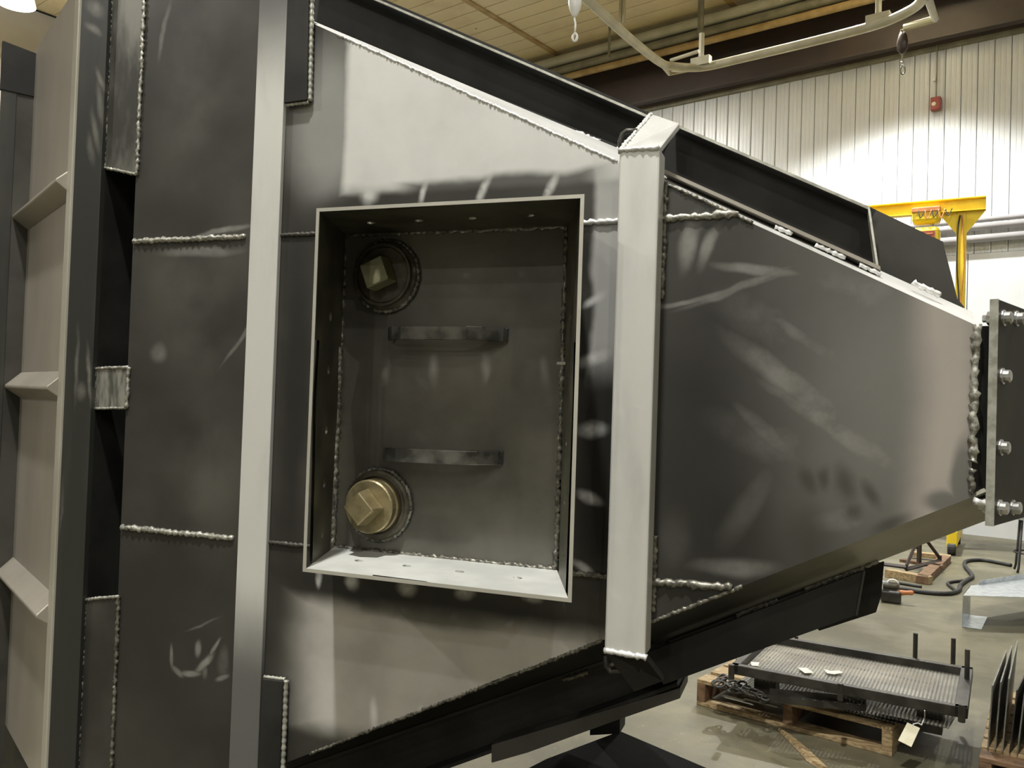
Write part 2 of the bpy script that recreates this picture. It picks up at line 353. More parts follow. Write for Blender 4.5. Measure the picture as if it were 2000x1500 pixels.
# high bay lamps and added fill lamps
def lamp(i, x, y, z, w, lab):
    L = empty('high_bay_lamp', (x, y, z), lab, 'lamp', 'high bay lamps')
    MB().lathe((x, y, z), (0, 0, 1), [(.24, 0), (.245, .005), (.22, .1), (.14, .24), (.10, .27), (.09, .27), (.13, .23), (.21, .09), (.235, .01)], 28).build('reflector', M['shade'], L, smooth=True)
    MB().lathe((x, y, z+.27), (0, 0, 1), [(.09, 0), (.09, .18), (.05, .2)], 20).build('ballast_housing', M['galv'], L)
    MB().tube([(x, y, z+.46), (x, y, CZ)], .012, 6).build('hanger_rod', M['conduit'], L)
    MB().lathe((x, y, z+.02), (0, 0, 1), [(.2, 0), (.2, .01)], 24).build('lens', M['lamp'], L)
    if i == 4:      # deep reflector with a clear cut-off, standing close to the wall
        ld = bpy.data.lights.new('lamp_light', 'SPOT'); ld.spot_size = R(118); ld.spot_blend = .4; ld.shadow_soft_size = .15; ld.energy = w; ld.color = (1, 1, .97)
    else:
        ld = bpy.data.lights.new('lamp_light', 'AREA'); ld.shape = 'DISK'; ld.size = .24; ld.energy = w; ld.color = (1, .992, .955)
    lo = bpy.data.objects.new('lamp_light', ld); COL.objects.link(lo); lo.parent = L; lo.location = (0, 0, -.02)
    lu = bpy.data.lights.new('ceiling_fill_light', 'AREA'); lu.shape = 'DISK'; lu.size = .4; lu.energy = min(w, 600)*.25; lu.color = (1, .97, .88)   # upward light added to brighten the ceiling
    lo = bpy.data.objects.new('ceiling_fill_light', lu); COL.objects.link(lo); lo.parent = L; lo.location = (0, 0, .34); lo.rotation_euler = (math.pi, 0, 0)
for i, (x, y, z, w) in enumerate(LAMPS):
    lamp(i, x, y, z, w, ['high bay lamp hanging straight above the hopper face', 'high bay lamp behind the photographer', 'high bay lamp far to the right behind the photographer',
        'glowing high bay lamp in the top left corner of the picture', 'high bay lamp to the right near the white ribbed wall', 'high bay lamp to the left behind the photographer', 'high bay lamp above the hopper body near the ceiling boards', 'added fill lamp a little to the right behind the photographer', 'added fill lamp farthest behind the photographer', 'added fill lamp above the floor to the right of the hopper'][i])

# ================================================================ THE HOPPER
HP = empty('steel_hopper', (-.5, 1.7, .60), 'large unpainted welded steel hopper lying on its side with access box and bolted outlet', 'hopper')
def H(mb, name, mat, parent=None, **k): return mb.build(name, M[mat] if isinstance(mat, str) else mat, parent or HP, **k)
def pl(x, z, y=D): return V((x, y, z))
XL, XR = -1.215, .197
# front plate (8 mm), subdivided not needed: one flat sheet
T0, T1 = 2.32, .70
xt = .196 - (T0-ZC-.114)/SL; xb = .196 - (ZC-T1-.114)/SL
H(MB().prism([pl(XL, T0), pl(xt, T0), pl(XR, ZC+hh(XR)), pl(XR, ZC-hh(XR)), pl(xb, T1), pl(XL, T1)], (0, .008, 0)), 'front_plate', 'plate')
# body behind it
def body():
    y0, y1 = D+.10, D+1.15; k = .05
    ring = lambda y, e: [V((-1.28, y, T0-e)), V((xt, y, T0-e)), V((XR-.03, y, ZC+hh(XR)-e)), V((XR-.03, y, ZC-hh(XR)+e)), V((xb, y, T1+e)), V((-1.28, y, T1+e))]
    m = MB(); a, b = ring(y0, .0), ring(y1, .0); m.add(a+b, [tuple(range(6)), tuple(range(11, 5, -1))]+[(i, (i+1) % 6, 6+(i+1) % 6, 6+i) for i in range(6)])
    H(m, 'hopper_body', 'mill_dark')
body()
# black sheet added behind the left slot, standing in for its unlit inside
H(MB().prism([V((-1.42, D+.12, T0)), V((-1.15, D+.12, T0)), V((-1.15, D+.12, T1)), V((-1.42, D+.12, T1))], (0, .01, 0)), 'slot_dark_sheet', 'void')
# seam welds
zs = (1.778, 1.242); BX0, BX1 = -.755, -.365
for z in zs:
    weld('seam_weld', [pl(XL+.005, z, D-.001), pl(-.96, z, D-.001)], .0050, M['weld'], HP)
    weld('seam_weld', [pl(-.90, z, D-.001), pl(BX0-.012, z, D-.001)], .0036, M['mill'], HP)
    xe = .196-(abs(z-ZC)-.114)/SL
    weld('seam_weld', [pl(BX1+.012, z, D-.001), pl(-.285, z, D-.001)], .0045, M['weld_bright'] if z > ZC else M['weld_dark'], HP)
    weld('seam_weld', [pl(-.224, z, D-.001), pl(xe-.05, z+.002, D-.001), pl(xe, z+.004, D-.001)], .006, M['weld'] if z > ZC else M['weld_dark'], HP)

# ---- reinforcing bars
M['bar1'] = bar_mat('ground_bar_dark_ends', 1.0, 2.2, 0, .13); M['bar2'] = bar_mat('ground_tube_face', .98, 2.1, 0, .22)
l1 = [(522, -25), (504, 150), (487, 450), (470, 800), (461, 1050), (456, 1240), (451, 1525)]; r1 = [(562, -25), (556, 150), (546, 450), (529, 800), (519, 1050), (511, 1240), (503, 1525)]
yb = D-.010
xa = sum(PY(a, b, yb).x for a, b in l1[1:])/6; xc = sum(PY(a, b, yb).x for a, b in r1)/7
H(MB().prism([pl(xa, 2.26, yb), pl(xc, 2.26, yb), pl(xc, .80, yb), pl(xa, .80, yb)], (0, .010, 0)), 'reinforcing_bar', 'bar1', bevel=.0015)
y2 = D-.045; q = [PY(*p, y2) for p in ((1212, 292), (1290, 290), (1259, 1283), (1178, 1274))]
x0, x1 = (q[0].x+q[3].x)/2, (q[1].x+q[2].x)/2; zt, zb_ = (q[0].z+q[1].z)/2, (q[2].z+q[3].z)/2
b2 = H(MB().prism([pl(x0, zt, y2), pl(x1, zt, y2), pl(x1, zb_, y2), pl(x0, zb_, y2)], (0, .045, 0)), 'reinforcing_tube', 'bar2', bevel=.003)
capt = [pl(x0, zt, y2), pl(x1, zt, y2), PY(1327, 241, D+.04), PY(1272, 222, D+.04)]
H(MB().prism(capt, (.0, .004, -.008)), 'mitre_cap', 'ground', b2, bevel=.001)
capb = [pl(x0, zb_, y2), pl(x1+.002, zb_-.002, y2), PY(1296, 1330, D+.04), PY(1238, 1352, D+.04)]
H(MB().prism(capb, (.0, .004, .008)), 'mitre_cap', 'mill_dark', b2, bevel=.001)
weld('cap_weld', [pl(x0, zt, y2), pl(x1, zt, y2)], .004, M['weld_bright'], b2)
weld('cap_weld', [pl(x0, zb_+.002, y2), pl(x1+.002, zb_, y2)], .0045, M['weld_bright'], b2)
weld('edge_weld', [capt[0], capt[3]], .003, M['weld_bright'], b2)
weld('side_weld', [pl(x1+.002, 1.83, D-.002), pl(x1+.002, 1.66, D-.002)], .004, M['weld_dark'], b2)
weld('side_weld', [pl(x1+.002, 1.31, D-.002), pl(x1+.002, 1.20, D-.002)], .004, M['weld_dark'], b2)
# round bent rods peeping out behind both caps
def hook(px):
    H(MB().tube([PY(*p, D+.0) for p in px], .0045, 8), 'bent_rod', 'mill', smooth=True)
hook([(1213, 300), (1212, 275), (1216, 262), (1224, 256), (1245, 256)])
hook([(1182, 1280), (1184, 1300), (1192, 1312), (1206, 1310), (1214, 1306)])

# ---- sloping ledges and rails, top (sg=1) and bottom (sg=-1)
TT = V((1, 0, -SL)).normalized()
def edge(x, sg, s, y):
    """point at x along the taper edge, offset s outwards in the face, at depth y"""
    t = V((1, 0, -SL*sg)).normalized(); nn = V((SL, 0, sg*1.)).normalized()
    return V((x, y, ZC+sg*hh(x))) + nn*s
def lin(mb, sg, sec, xA, xB):
    """extrude a closed section [(s, y)] along the taper edge between two x"""
    a = [edge(xA, sg, s, y) for s, y in sec]; b = [edge(xB, sg, s, y) for s, y in sec]; n = len(sec)
    return mb.add(a+b, [tuple(range(n)), tuple(range(2*n-1, n-1, -1))]+[(i, (i+1) % n, n+(i+1) % n, n+i) for i in range(n)])
def low_ledge():
    n = N('floor_lit_lower_ledge'); sp_ = n.n('ShaderNodeSeparateXYZ'); n.l(n.warp(.08, 6), sp_.inputs[0])  # paler towards the right: floor bounce light put into the colour
    return n.done(n.mix(n.math('MULTIPLY', n.ramp(sp_.outputs[0], -.12, .10), n.ramp(n.noise(7, 5), .25, .7, .6, 1.)), (.02, .02, .016), (.34, .33, .26)), .42, .2)
M['low_ledge'] = low_ledge()
M['ledge'] = mottled('ground_ledge', (.56, .56, .54), (.70, .70, .68), 6, .4, .25)
def linc(mb, sg, sec, xA, X):
    """like lin, but the right end is cut so that the outer edge stops short (X: world x of the inner corner)"""
    n = len(sec); a = [edge(xA, sg, s, y) for s, y in sec]; b = []
    for s_, y in sec: b.append(edge(X - .62*s_, sg, s_, y))
    return mb.add(a+b, [tuple(range(n)), tuple(range(2*n-1, n-1, -1))]+[(i, (i+1) % n, n+(i+1) % n, n+i) for i in range(n)])
def lin2(mb, sg, secA, secB, xA, xB):
    n = len(secA); a = [edge(xA, sg, s, y) for s, y in secA]; b = [edge(xB, sg, s, y) for s, y in secB]
    return mb.add(a+b, [tuple(range(n)), tuple(range(2*n-1, n-1, -1))]+[(i, (i+1) % n, n+(i+1) % n, n+i) for i in range(n)])
def rect(s0, s1, y0, y1): return [(s0, y0), (s1, y0), (s1, y1), (s0, y1)]
for sg in (1, -1):
    T_ = sg > 0
    lsec = lambda sl: [(0, D), (sl, D+.122), (sl-.006, D+.126), (-.004, D+.008)]
    sA, sB = (.011, .0425) if T_ else (.03, .05)       # the left rail converges with the edge
    H(lin2(MB(), sg, lsec(sA), lsec(sB), -.98, -.252), 'sloping_ledge', 'ledge' if T_ else 'mill_dark')
    H(lin(MB(), sg, lsec(.034 if T_ else .055), -.252, XR if T_ else XR+.018), 'sloping_ledge', 'ledge' if T_ else 'low_ledge')
    weld('ledge_weld', [edge(-.79, sg, .0005, D+.001), edge(-.29, sg, .0005, D+.001)], .0028, M['weld_bright'] if T_ else M['weld_dark'], HP, jit=.35)
    weld('ledge_weld', [edge(-.222, sg, .0005, D), edge(-.09, sg, .0005, D)], .0030, M['weld_dark'], HP)
    # left length of channel rail, open towards the viewer
    em, el = ('edge', 'ledge_lip') if T_ else ('mill_dark', 'mill')
    M['ledge_lip'] = M['panel']
    so = .1085 if T_ else .126
    rail = H(lin2(MB(), sg, rect(sA, so, D+.165, D+.175), rect(sB, so, D+.165, D+.175), -.98, -.25), 'channel_rail', 'mill_dark')
    H(lin(MB(), sg, rect(so-.006, so, D+.124, D+.175), -.98, -.25), 'rail_flange', 'mill_dark', rail)
    H(lin(MB(), sg, rect(so-.0045, so-.0005, D+.1225, D+.125), -.98, -.25), 'rail_edge', em, rail)
    H(lin2(MB(), sg, rect(sA, sA+.005, D+.118, D+.165), rect(sB, sB+.005, D+.118, D+.165), -.98, -.25), 'rail_flange', 'mill_dark', rail)
    for xs in (-.385, -.315):
        weld('stitch_weld', [edge(xs-.02, sg, sA+.0433*(xs+.96)-.001, D+.116), edge(xs+.02, sg, sA+.0433*(xs+1.0)-.001, D+.116)], .004, M['weld_bright'] if T_ else M['weld_dark'], rail)
    # right length of rail with its end cut back
    so = .101 if T_ else .110; xe = .083; f0 = .020 if T_ else .056
    rail = H(linc(MB(), sg, rect(f0, so, D+.095, D+.102), -.262, xe), 'channel_rail', 'mill_dark')
    yf = D+.070 if T_ else D+.098
    H(linc(MB(), sg, rect(so-.006, so, yf, D+.112), -.262, xe), 'rail_flange', 'mill_dark', rail)
    H(linc(MB(), sg, rect(so-.0045, so-.0005, yf-.002, yf+.0005), -.262, xe), 'rail_edge', em, rail)
    H(linc(MB(), sg, rect(f0, f0+.005, D+.036 if T_ else D+.118, D+.10 if T_ else D+.128), -.235, xe+.004), 'rail_flange', el, rail)
    e4 = [edge(xe-.62*q_, sg, q_, y_) for q_, y_ in (((f0, D+.05), (so, yf), (so, D+.102), (f0, D+.102)) if T_ else ((f0, D+.092), (so, D+.094), (so, D+.102), (f0, D+.102)))]
    H(MB().prism(e4, (.003, 0, 0)), 'rail_end_plate', 'edge' if T_ else 'mill', rail)
    for xs, ln in (((-.055, .012), (.01, .02), (.063, .014)) if T_ else ((-.10, .03), (.0, .03), (.05, .02))):
        weld('stitch_weld', [edge(xs-ln, sg, f0-.004 if T_ else .054, D+.04 if T_ else D+.116), edge(xs+ln, sg, f0-.004 if T_ else .054, D+.04 if T_ else D+.116)], .0035, M['weld_bright'] if T_ else M['weld_dark'], rail)
    # second sheet standing behind the rail
    so = .1255 if T_ else .126; Xo = PY(1711, 407, D+.18).x - .453*so
    H(lin(MB(), sg, rect(.05, so, D+.18, D+.19), -1.0, Xo), 'backing_sheet', 'mill_dark')
    if T_:
        for x0_, x1_ in ((-.165, -.13), (-.07, -.055)):
            H(lin(MB(), sg, rect(so-.016, so-.003, D+.176, D+.180), x0_, x1_), 'bright_patch', 'ledge')
# far gusset beyond the rail end
H(MB().prism([PY(*p, D+.21) for p in ((1690, 400), (1842, 472), (1846, 490), (1862, 552), (1870, 584), (1884, 600), (1840, 590), (1700, 535))], (0, .01, 0)), 'gusset_plate', 'mill')
H(MB().prism([PY(*p, D+.21) for p in ((1690, 1110), (1727, 1098), (1721, 1165), (1711, 1196), (1600, 1232), (1560, 1180))], (0, .01, 0)), 'gusset_plate', 'mill_dark')
weld('stitch_weld', [PY(1783, 551, D+.05), PY(1797, 558, D+.05), PY(1838, 577, D+.05)], .004, M['weld_bright'], HP)

# ---- corner tabs beside the flat bar
for px, e in ([(562, -15), (603, -15), (599, 195), (554, 201)], 1), ([(512, 1326), (552, 1331), (545, 1520), (503, 1520)], -1):
    f = [PY(*p, D-.014) for p in px]
    H(MB().prism(f, (0, .014, 0)), 'corner_tab', 'mill_dark', bevel=.001)
    r = f[1:3]; g = f[2:4] if e > 0 else f[0:2]
    weld('tab_edge', [r[0]+V((.002, .007, 0)), r[1]+V((.002, .007, 0))], .0042, M['edge'], HP, jit=.08)
    weld('tab_edge', [g[0]+V((0, .006, -.002*e)), g[1]+V((0, .006, -.002*e))], .003, M['edge'], HP, jit=.08)

# ---- slot, corner post and spacer blocks at the left
def post_mat():
    n = N('scuffed_post_steel'); f = n.ramp(n.noise(4, 5, stretch=(3, 1, .35)), .45, .8); c = n.mix(f, (.030, .031, .027), (.075, .075, .062)); w = n.warp(.012, 30); o = None
    for a, b, hx, hz, an, k in ((196, 22, 20, 9, -38, .5), (192, 62, 18, 5, -32, .6), (206, 160, 5, 18, 28, .5), (205, 205, 6, 30, 12, .45), (196, 260, 6, 30, 14, .45), (187, 295, 6, 22, 14, .4), (160, 715, 4, 50, 0, .4), (184, 735, 4, 40, 8, .6), (168, 765, 10, 12, 0, .5), (195, 768, 8, 10, -30, .5), (130, 990, 3, 40, 0, .25)):
        m = n.math('MULTIPLY', n.blob(xz(a, b), (hx*PXM*1.2, hz*PXM*1.3), .9, an, False, w), k*.65); o = m if o is None else n.math('MAXIMUM', o, m)
    return n.done(n.mix(n.math('MULTIPLY', o, n.ramp(n.noise(50, 4), .25, .7, .6, 1.)), c, (.40, .39, .34)), .42, .2)
M['post'] = post_mat()
XP0, XP1 = -1.355, -1.288
H(MB().prism([pl(XP0, 2.40, D-.012), pl(XP1, 2.40, D-.012), pl(XP1, .62, D-.012), pl(XP0, .62, D-.012)], (0, .012, 0)), 'corner_post', 'post', bevel=.001)
H(MB().prism([pl(XP1-.010, 2.40), pl(XP1, 2.40), pl(XP1, .62), pl(XP1-.010, .62)], (0, .10, 0)), 'post_return', 'mill_dark')
for pxs, m in (([(228, -20), (293, -20), (278, 340), (224, 326)], 'blk'), ([(205, 720), (256, 717), (253, 797), (203, 799)], 'blk2'), ([(190, 1174), (242, 1166), (234, 1525), (183, 1525)], 'mill')):
    f = [PY(*p, D-.002) for p in pxs]; f[0].x = f[3].x = XP1-.002; f[1].x = f[2].x = XL+.004
    if m == 'blk': M['blk'] = mottled('wire_brushed_spacer', (.05, .05, .043), (.20, .195, .17), 7, .38, .35, stretch=(2, 1, .7))
    if m == 'blk2': M['blk2'] = mottled('scraped_spacer', (.10, .10, .085), (.30, .30, .26), 30, .38, .4, stretch=(3, 1, .6))
    b = H(MB().prism(f, (0, .012, 0)), 'spacer_block', m, bevel=.001)
    weld('block_weld', [f[1], f[2]], .0034, M['weld'] if m != 'mill' else M['weld_dark'], b, step=.004, jit=.4)
    weld('block_weld', [f[0], f[3]], .0025, M['weld_dark'], b, step=.004, jit=.4)
    e = (f[3], f[2]) if m == 'blk' else (f[0], f[1])
    weld('block_weld', [e[0], e[1]], .003, M['weld'], b, jit=.2)
    if m == 'blk2': weld('block_weld', [f[3], f[2]], .0025, M['weld'], b, jit=.2)

# ---- angled side panel with stiffeners
TH = R(31); DL = V((-math.cos(TH), math.sin(TH), 0)); NL = V((-math.sin(TH), -math.cos(TH), 0))
def SP(a, z, o=0.): return V((XP0, D, z)) + DL*a + NL*o
LEN = .53
sp = H(MB().prism([SP(.02, 2.318), SP(LEN, 2.318), SP(LEN, .69), SP(.02, .69)], -NL*.008), 'side_panel', 'panel')
H(MB().prism([SP(0, 2.40, .014), SP(.036, 2.40, .014), SP(.036, .62, .014), SP(0, .62, .014)], -NL*.03), 'edge_strip', 'strip', sp, bevel=.002)
for z, up in ((1.925, 1), (1.52, 1), (1.078, 1)):
    sec = [(z+.012, 0), (z-.020, .034), (z-.026, .034), (z-.050, 0)]
    a = [SP(.034, zz, o) for zz, o in sec]; b = [SP(LEN-.016, zz, o) for zz, o in sec]
    H(MB().add(a+b, [(0, 1, 2, 3), (7, 6, 5, 4)]+[(i, (i+1) % 4, 4+(i+1) % 4, 4+i) for i in range(4)]), 'stiffener', 'panel', sp, bevel=.002)
# upright flange closing the far end of the panel
H(MB().prism([SP(LEN-.014, 2.20, 0), SP(LEN-.014, 2.20, .036), SP(LEN-.014, .60, .036), SP(LEN-.014, .60, 0)], DL*.010), 'end_flange', 'mill', sp)
H(MB().prism([SP(LEN-.016, 2.20, .036), SP(LEN-.016, 2.20, .068), SP(LEN-.016, .60, .068), SP(LEN-.016, .60, .036)], DL*.012), 'end_flange_lip', 'post', sp, bevel=.001)
H(MB().prism([SP(LEN-.018, 2.305, 0), SP(LEN-.018, 2.315, .07), SP(LEN-.018, 2.20, .07), SP(LEN-.018, 2.20, 0)], DL*.014), 'end_cap', 'mill_dark', sp)
H(MB().prism([SP(-.01, .69, -.02), SP(LEN+.5, .69, -.02), SP(LEN+.5, .30, -.02), SP(-.01, .30, -.02)], -NL*.01), 'lower_skirt', 'mill_dark', sp)

# ---- access box standing on the face
YR = D*.866
ro = [V((-.7065, YR, 1.779)), V((-.294, YR, 1.779)), V((-.294, YR, 1.2385)), V((-.7065, YR, 1.2385))]     # rim outer corners
th = .0052
ri = [ro[0]+V((th, 0, -th)), ro[1]+V((-th, 0, -th)), ro[2]+V((-th, 0, th)), ro[3]+V((th, 0, th))]
sk = V((BX0+.0-(-.7065+th), D-YR, 0))
bi = [V((BX0, D, 1.7725)), V((BX1, D, 1.7725)), V((BX1, D, 1.246)), V((BX0, D, 1.246))]
bo = [bi[0]+V((-th, 0, th)), bi[1]+V((th, 0, th)), bi[2]+V((th, 0, -th)), bi[3]+V((-th, 0, -th))]
def lerp4(q, u, v): return q[0].lerp(q[1], u).lerp(q[3].lerp(q[2], u), v)
def holed(inner, outer, cells, name, mat, parent, hr, seg=14):
    """plate with drilled holes; inner/outer quads ordered rim-a, rim-b, back-b, back-a; cells [(u, v)] hole centres"""
    m = MB(); L = (inner[1]-inner[0]).length; W = (inner[3]-inner[0]).length
    us = [0]+[(cells[i][0]+cells[i+1][0])/2 for i in range(len(cells)-1)]+[1]
    for i, (cu, cv) in enumerate(cells):
        u0, u1 = us[i], us[i+1]
        for q in (inner, outer):
            ring = []; rect = []
            for k in range(seg):
                a = 2*math.pi*k/seg; dx, dy = math.cos(a), math.sin(a)
                ring.append(lerp4(q, cu+dx*hr/L, cv+dy*hr/W))
                t = min((u1-cu)/dx if dx > 1e-6 else ((u0-cu)/dx if dx < -1e-6 else 9e9), (1-cv)/dy if dy > 1e-6 else ((0-cv)/dy if dy < -1e-6 else 9e9))
                rect.append((cu+dx*t, cv+dy*t))
            v = list(ring); f = []
            ridx = []
            for k in range(seg): v.append(lerp4(q, *rect[k])); ridx.append(len(v)-1)
            for k in range(seg):
                k2 = (k+1) % seg; a, b = rect[k], rect[k2]
                cor = None
                for c in ((u0, 0), (u1, 0), (u1, 1), (u0, 1)):
                    if (abs(a[0]-c[0]) < 1e-9) != (abs(b[0]-c[0]) < 1e-9) and (abs(a[1]-c[1]) < 1e-9) != (abs(b[1]-c[1]) < 1e-9) and (abs(a[0]-c[0]) < 1e-9 or abs(a[1]-c[1]) < 1e-9) and (abs(b[0]-c[0]) < 1e-9 or abs(b[1]-c[1]) < 1e-9): cor = c
                if cor: v.append(lerp4(q, *cor)); f.append((k, ridx[k], len(v)-1, ridx[k2], k2))
                else: f.append((k, ridx[k], ridx[k2], k2))
            m.add(v, f)
        # bore
        a = []; b = []
        for k in range(seg):
            an = 2*math.pi*k/seg; uu, vv = cu+math.cos(an)*hr/L, cv+math.sin(an)*hr/W
            a.append(lerp4(inner, uu, vv)); b.append(lerp4(outer, uu, vv))
        m.add(a+b, [(k, (k+1) % seg, seg+(k+1) % seg, seg+k) for k in range(seg)])
    for i in range(4):
        j = (i+1) % 4; m.add([inner[i], inner[j], outer[j], outer[i]], [(0, 1, 2, 3)])
    return H(m, name, mat, parent)
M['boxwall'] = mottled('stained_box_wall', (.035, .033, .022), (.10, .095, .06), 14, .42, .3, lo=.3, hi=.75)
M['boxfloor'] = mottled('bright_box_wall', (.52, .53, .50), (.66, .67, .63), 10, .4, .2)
H1 = [(.17, .5), (.38, .5), (.60, .5), (.83, .5)]; H2 = [(.28, .5), (.44, .5), (.62, .5), (.78, .5), (.93, .5)]
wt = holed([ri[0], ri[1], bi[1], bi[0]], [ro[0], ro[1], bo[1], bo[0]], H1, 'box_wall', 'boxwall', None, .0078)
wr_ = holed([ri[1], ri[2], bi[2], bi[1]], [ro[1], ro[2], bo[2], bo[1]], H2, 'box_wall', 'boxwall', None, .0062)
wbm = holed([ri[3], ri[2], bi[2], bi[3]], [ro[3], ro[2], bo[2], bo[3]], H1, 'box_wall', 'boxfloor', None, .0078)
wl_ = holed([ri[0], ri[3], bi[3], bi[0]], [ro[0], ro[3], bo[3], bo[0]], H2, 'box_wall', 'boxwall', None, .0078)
# bright cut rim
for i, w in zip(range(4), (wt, wr_, wbm, wl_)):
    j = (i+1) % 4; y = V((0, -.0012, 0))
    H(MB().prism([ro[i]+y, ro[j]+y, ri[j]+y, ri[i]+y], (0, .0014, 0)), 'ground_rim', 'rim', w)
# access door = face inside the box
M['door'] = mottled('handled_door_steel', (.075, .071, .059), (.15, .143, .122), 5, .42, .25, bump=.03, lo=.3, hi=.7)
door = H(MB().prism([bi[0]+V((0, -.004, 0)), bi[1]+V((0, -.004, 0)), bi[2]+V((0, -.004, 0)), bi[3]+V((0, -.004, 0))], (0, .004, 0)), 'access_panel', 'door')
for a, b in ((0, 1), (1, 2), (2, 3), (3, 0)):
    weld('fillet_weld', [bi[a]+V((0, -.005, 0)), bi[b]+V((0, -.005, 0))], .0042, M['weld_dark'], door, jit=.4)
H(MB().box(PY(1103, 711, D-.03), (.007, 0, 0), (0, .02, 0), (0, 0, .002)), 'locating_pin', 'weld', door)
# handles
def handle(pl_, pr, so=.040):
    a, b = pl_, pr; n = V((0, -1, 0)); x = (b-a).normalized(); w = .011
    path = [a, a+n*so*.55+x*.004, a+n*so*.92+x*.018, a+n*so+x*.034, b+n*so-x*.052, b+n*so*.8-x*.03, b+n*so*.25-x*.004, b]
    z = V((0, 0, w)); t = .0035; m = MB(); v = []
    for i, p in enumerate(path):
        d = (path[min(i+1, len(path)-1)]-path[max(i-1, 0)]).normalized(); k = d.cross(V((0, 0, 1))).normalized()*t
        v += [p+k+z, p-k+z, p-k-z, p+k-z]
    f = [(0, 1, 2, 3), tuple(len(v)-4+k for k in (3, 2, 1, 0))]
    for i in range(len(path)-1): f += [(4*i+k, 4*i+(k+1) % 4, 4*i+4+(k+1) % 4, 4*i+4+k) for k in range(4)]
    h = H(m.add(v, f), 'grab_handle', 'handle', door, bevel=.0015)
    for p in (a, b): weld('handle_weld', [p+z*1.05+n*.003, p+x*-.006+n*.003, p-z*1.05+n*.003], .0035, M['weld_dark'], h)
M['handle'] = mottled('worn_bar_handle', (.05, .05, .044), (.17, .17, .15), 25, .33, .5)
handle(PY(770, 654, D-.004), PY(990, 655, D-.004)); handle(PY(760, 885, D-.004), PY(980, 894, D-.004))
# plugs
def plug(c, big, sq, ang, body_m, head_m, proud):
    c = V(c); n = V((0, -1, 0))
    boss = H(MB().lathe(c, n, [(.060, 0), (.060, .004), (.056, .010), (.0515, .012), (.0515, proud), (.0475, proud), (.0475, proud-.004)], 40), 'threaded_boss', 'plug_brown', smooth=False)
    p = H(MB().lathe(c+n*(proud-.006), n, big, 40), 'pipe_plug', body_m, smooth=False, bevel=.001)
    h0 = big[-1][1]+proud-.006
    ax = V((math.cos(R(ang)), 0, math.sin(R(ang)))); az = V((-ax.z, 0, ax.x)); m = MB(); s0, s1, hgt = sq
    a = [c+n*h0+ax*i*s0+az*j*s0 for i, j in ((-1, -1), (1, -1), (1, 1), (-1, 1))]; b = [c+n*(h0+hgt)+ax*i*s1+az*j*s1 for i, j in ((-1, -1), (1, -1), (1, 1), (-1, 1))]
    H(m.hexa(a, b), 'square_head', head_m, p, bevel=.002)
    pts = [c+n*.004+V((math.cos(t*math.pi/16)*.0585, 0, math.sin(t*math.pi/16)*.0585)) for t in range(33)]
    weld('ring_weld', pts, .0036, M['weld_dark'], boss, jit=.3, step=.0028)
plug(xzv if False else PY(757, 540, D-.004), [(.0465, 0), (.0465, .003), (.044, .004)], (.0215, .0205, .030), 22, 'plug_brown', 'olive', .020)
plug(PY(742, 985, D-.004), [(.044, 0), (.044, .012), (.0405, .014), (.0405, .016), (.0435, .018), (.0435, .030), (.041, .032)], (.0215, .0190, .032), 45, 'plug_brass', 'plug_brass', .014)

# ---- outlet neck and bolted flange
XE = .2; n0 = [PY(*p, D+.006) for p in ((1907, 640), (1894, 976))]
G = V((math.sin(R(24.6)), math.cos(R(24.6)), 0)); GN = V((math.cos(R(24.6)), -math.sin(R(24.6)), 0))
FE = V((.2235, D-.004, 0))
def FP(a, z, o=0.): return V((FE.x, FE.y, z)) + G*a + GN*o
nk = H(MB().hexa([V((XR, D+.004, 1.620)), V((XR, D+.004, 1.394)), V((XR, D+.5, 1.394)), V((XR, D+.5, 1.620))],
                 [FP(.02, 1.622, -.008), FP(.02, 1.392, -.008), FP(.42, 1.392, -.008), FP(.42, 1.622, -.008)]), 'outlet_neck', 'mill_dark')
weld('neck_weld', [V((XR+.002, D-.001, 1.62)), V((XR, D-.002, 1.44))], .0055, M['weld'], nk, jit=.35)
weld('neck_weld', [V((XR, D, 1.43)), V((XR, D, 1.40))], .004, M['weld_dark'], nk, jit=.4)
weld('neck_weld', [V((XR+.003, D-.002, 1.390)), FP(.012, 1.387, -.008)], .005, M['weld_bright'], nk)
fl = H(MB().prism([FP(0, 1.654), FP(.5, 1.654), FP(.5, 1.360), FP(0, 1.360)], GN*-.010), 'outlet_flange', 'flange')
H(MB().prism([FP(-.0008, 1.655), FP(-.0008, 1.359), FP(-.0008, 1.359, -.0105), FP(-.0008, 1.655, -.0105)], G*.001), 'flange_edge', 'edge', fl)
for a, z in [(.022, 1.632), (.022, 1.555), (.022, 1.461), (.022, 1.382), (.085, 1.637), (.085, 1.378)]:
    bo_ = H(MB().lathe(FP(a, z, 0), GN, [(.011, 0), (.011, .002), (.0085, .0025), (.0085, .009), (.006, .011)], 6 if 0 else 12), 'flange_bolt', 'zinc', fl)
    H(MB().lathe(FP(a, z, -.0105), -GN, [(.0095, 0), (.0095, .008), (.005, .008), (.005, .014)], 6), 'nut', 'zinc', bo_)

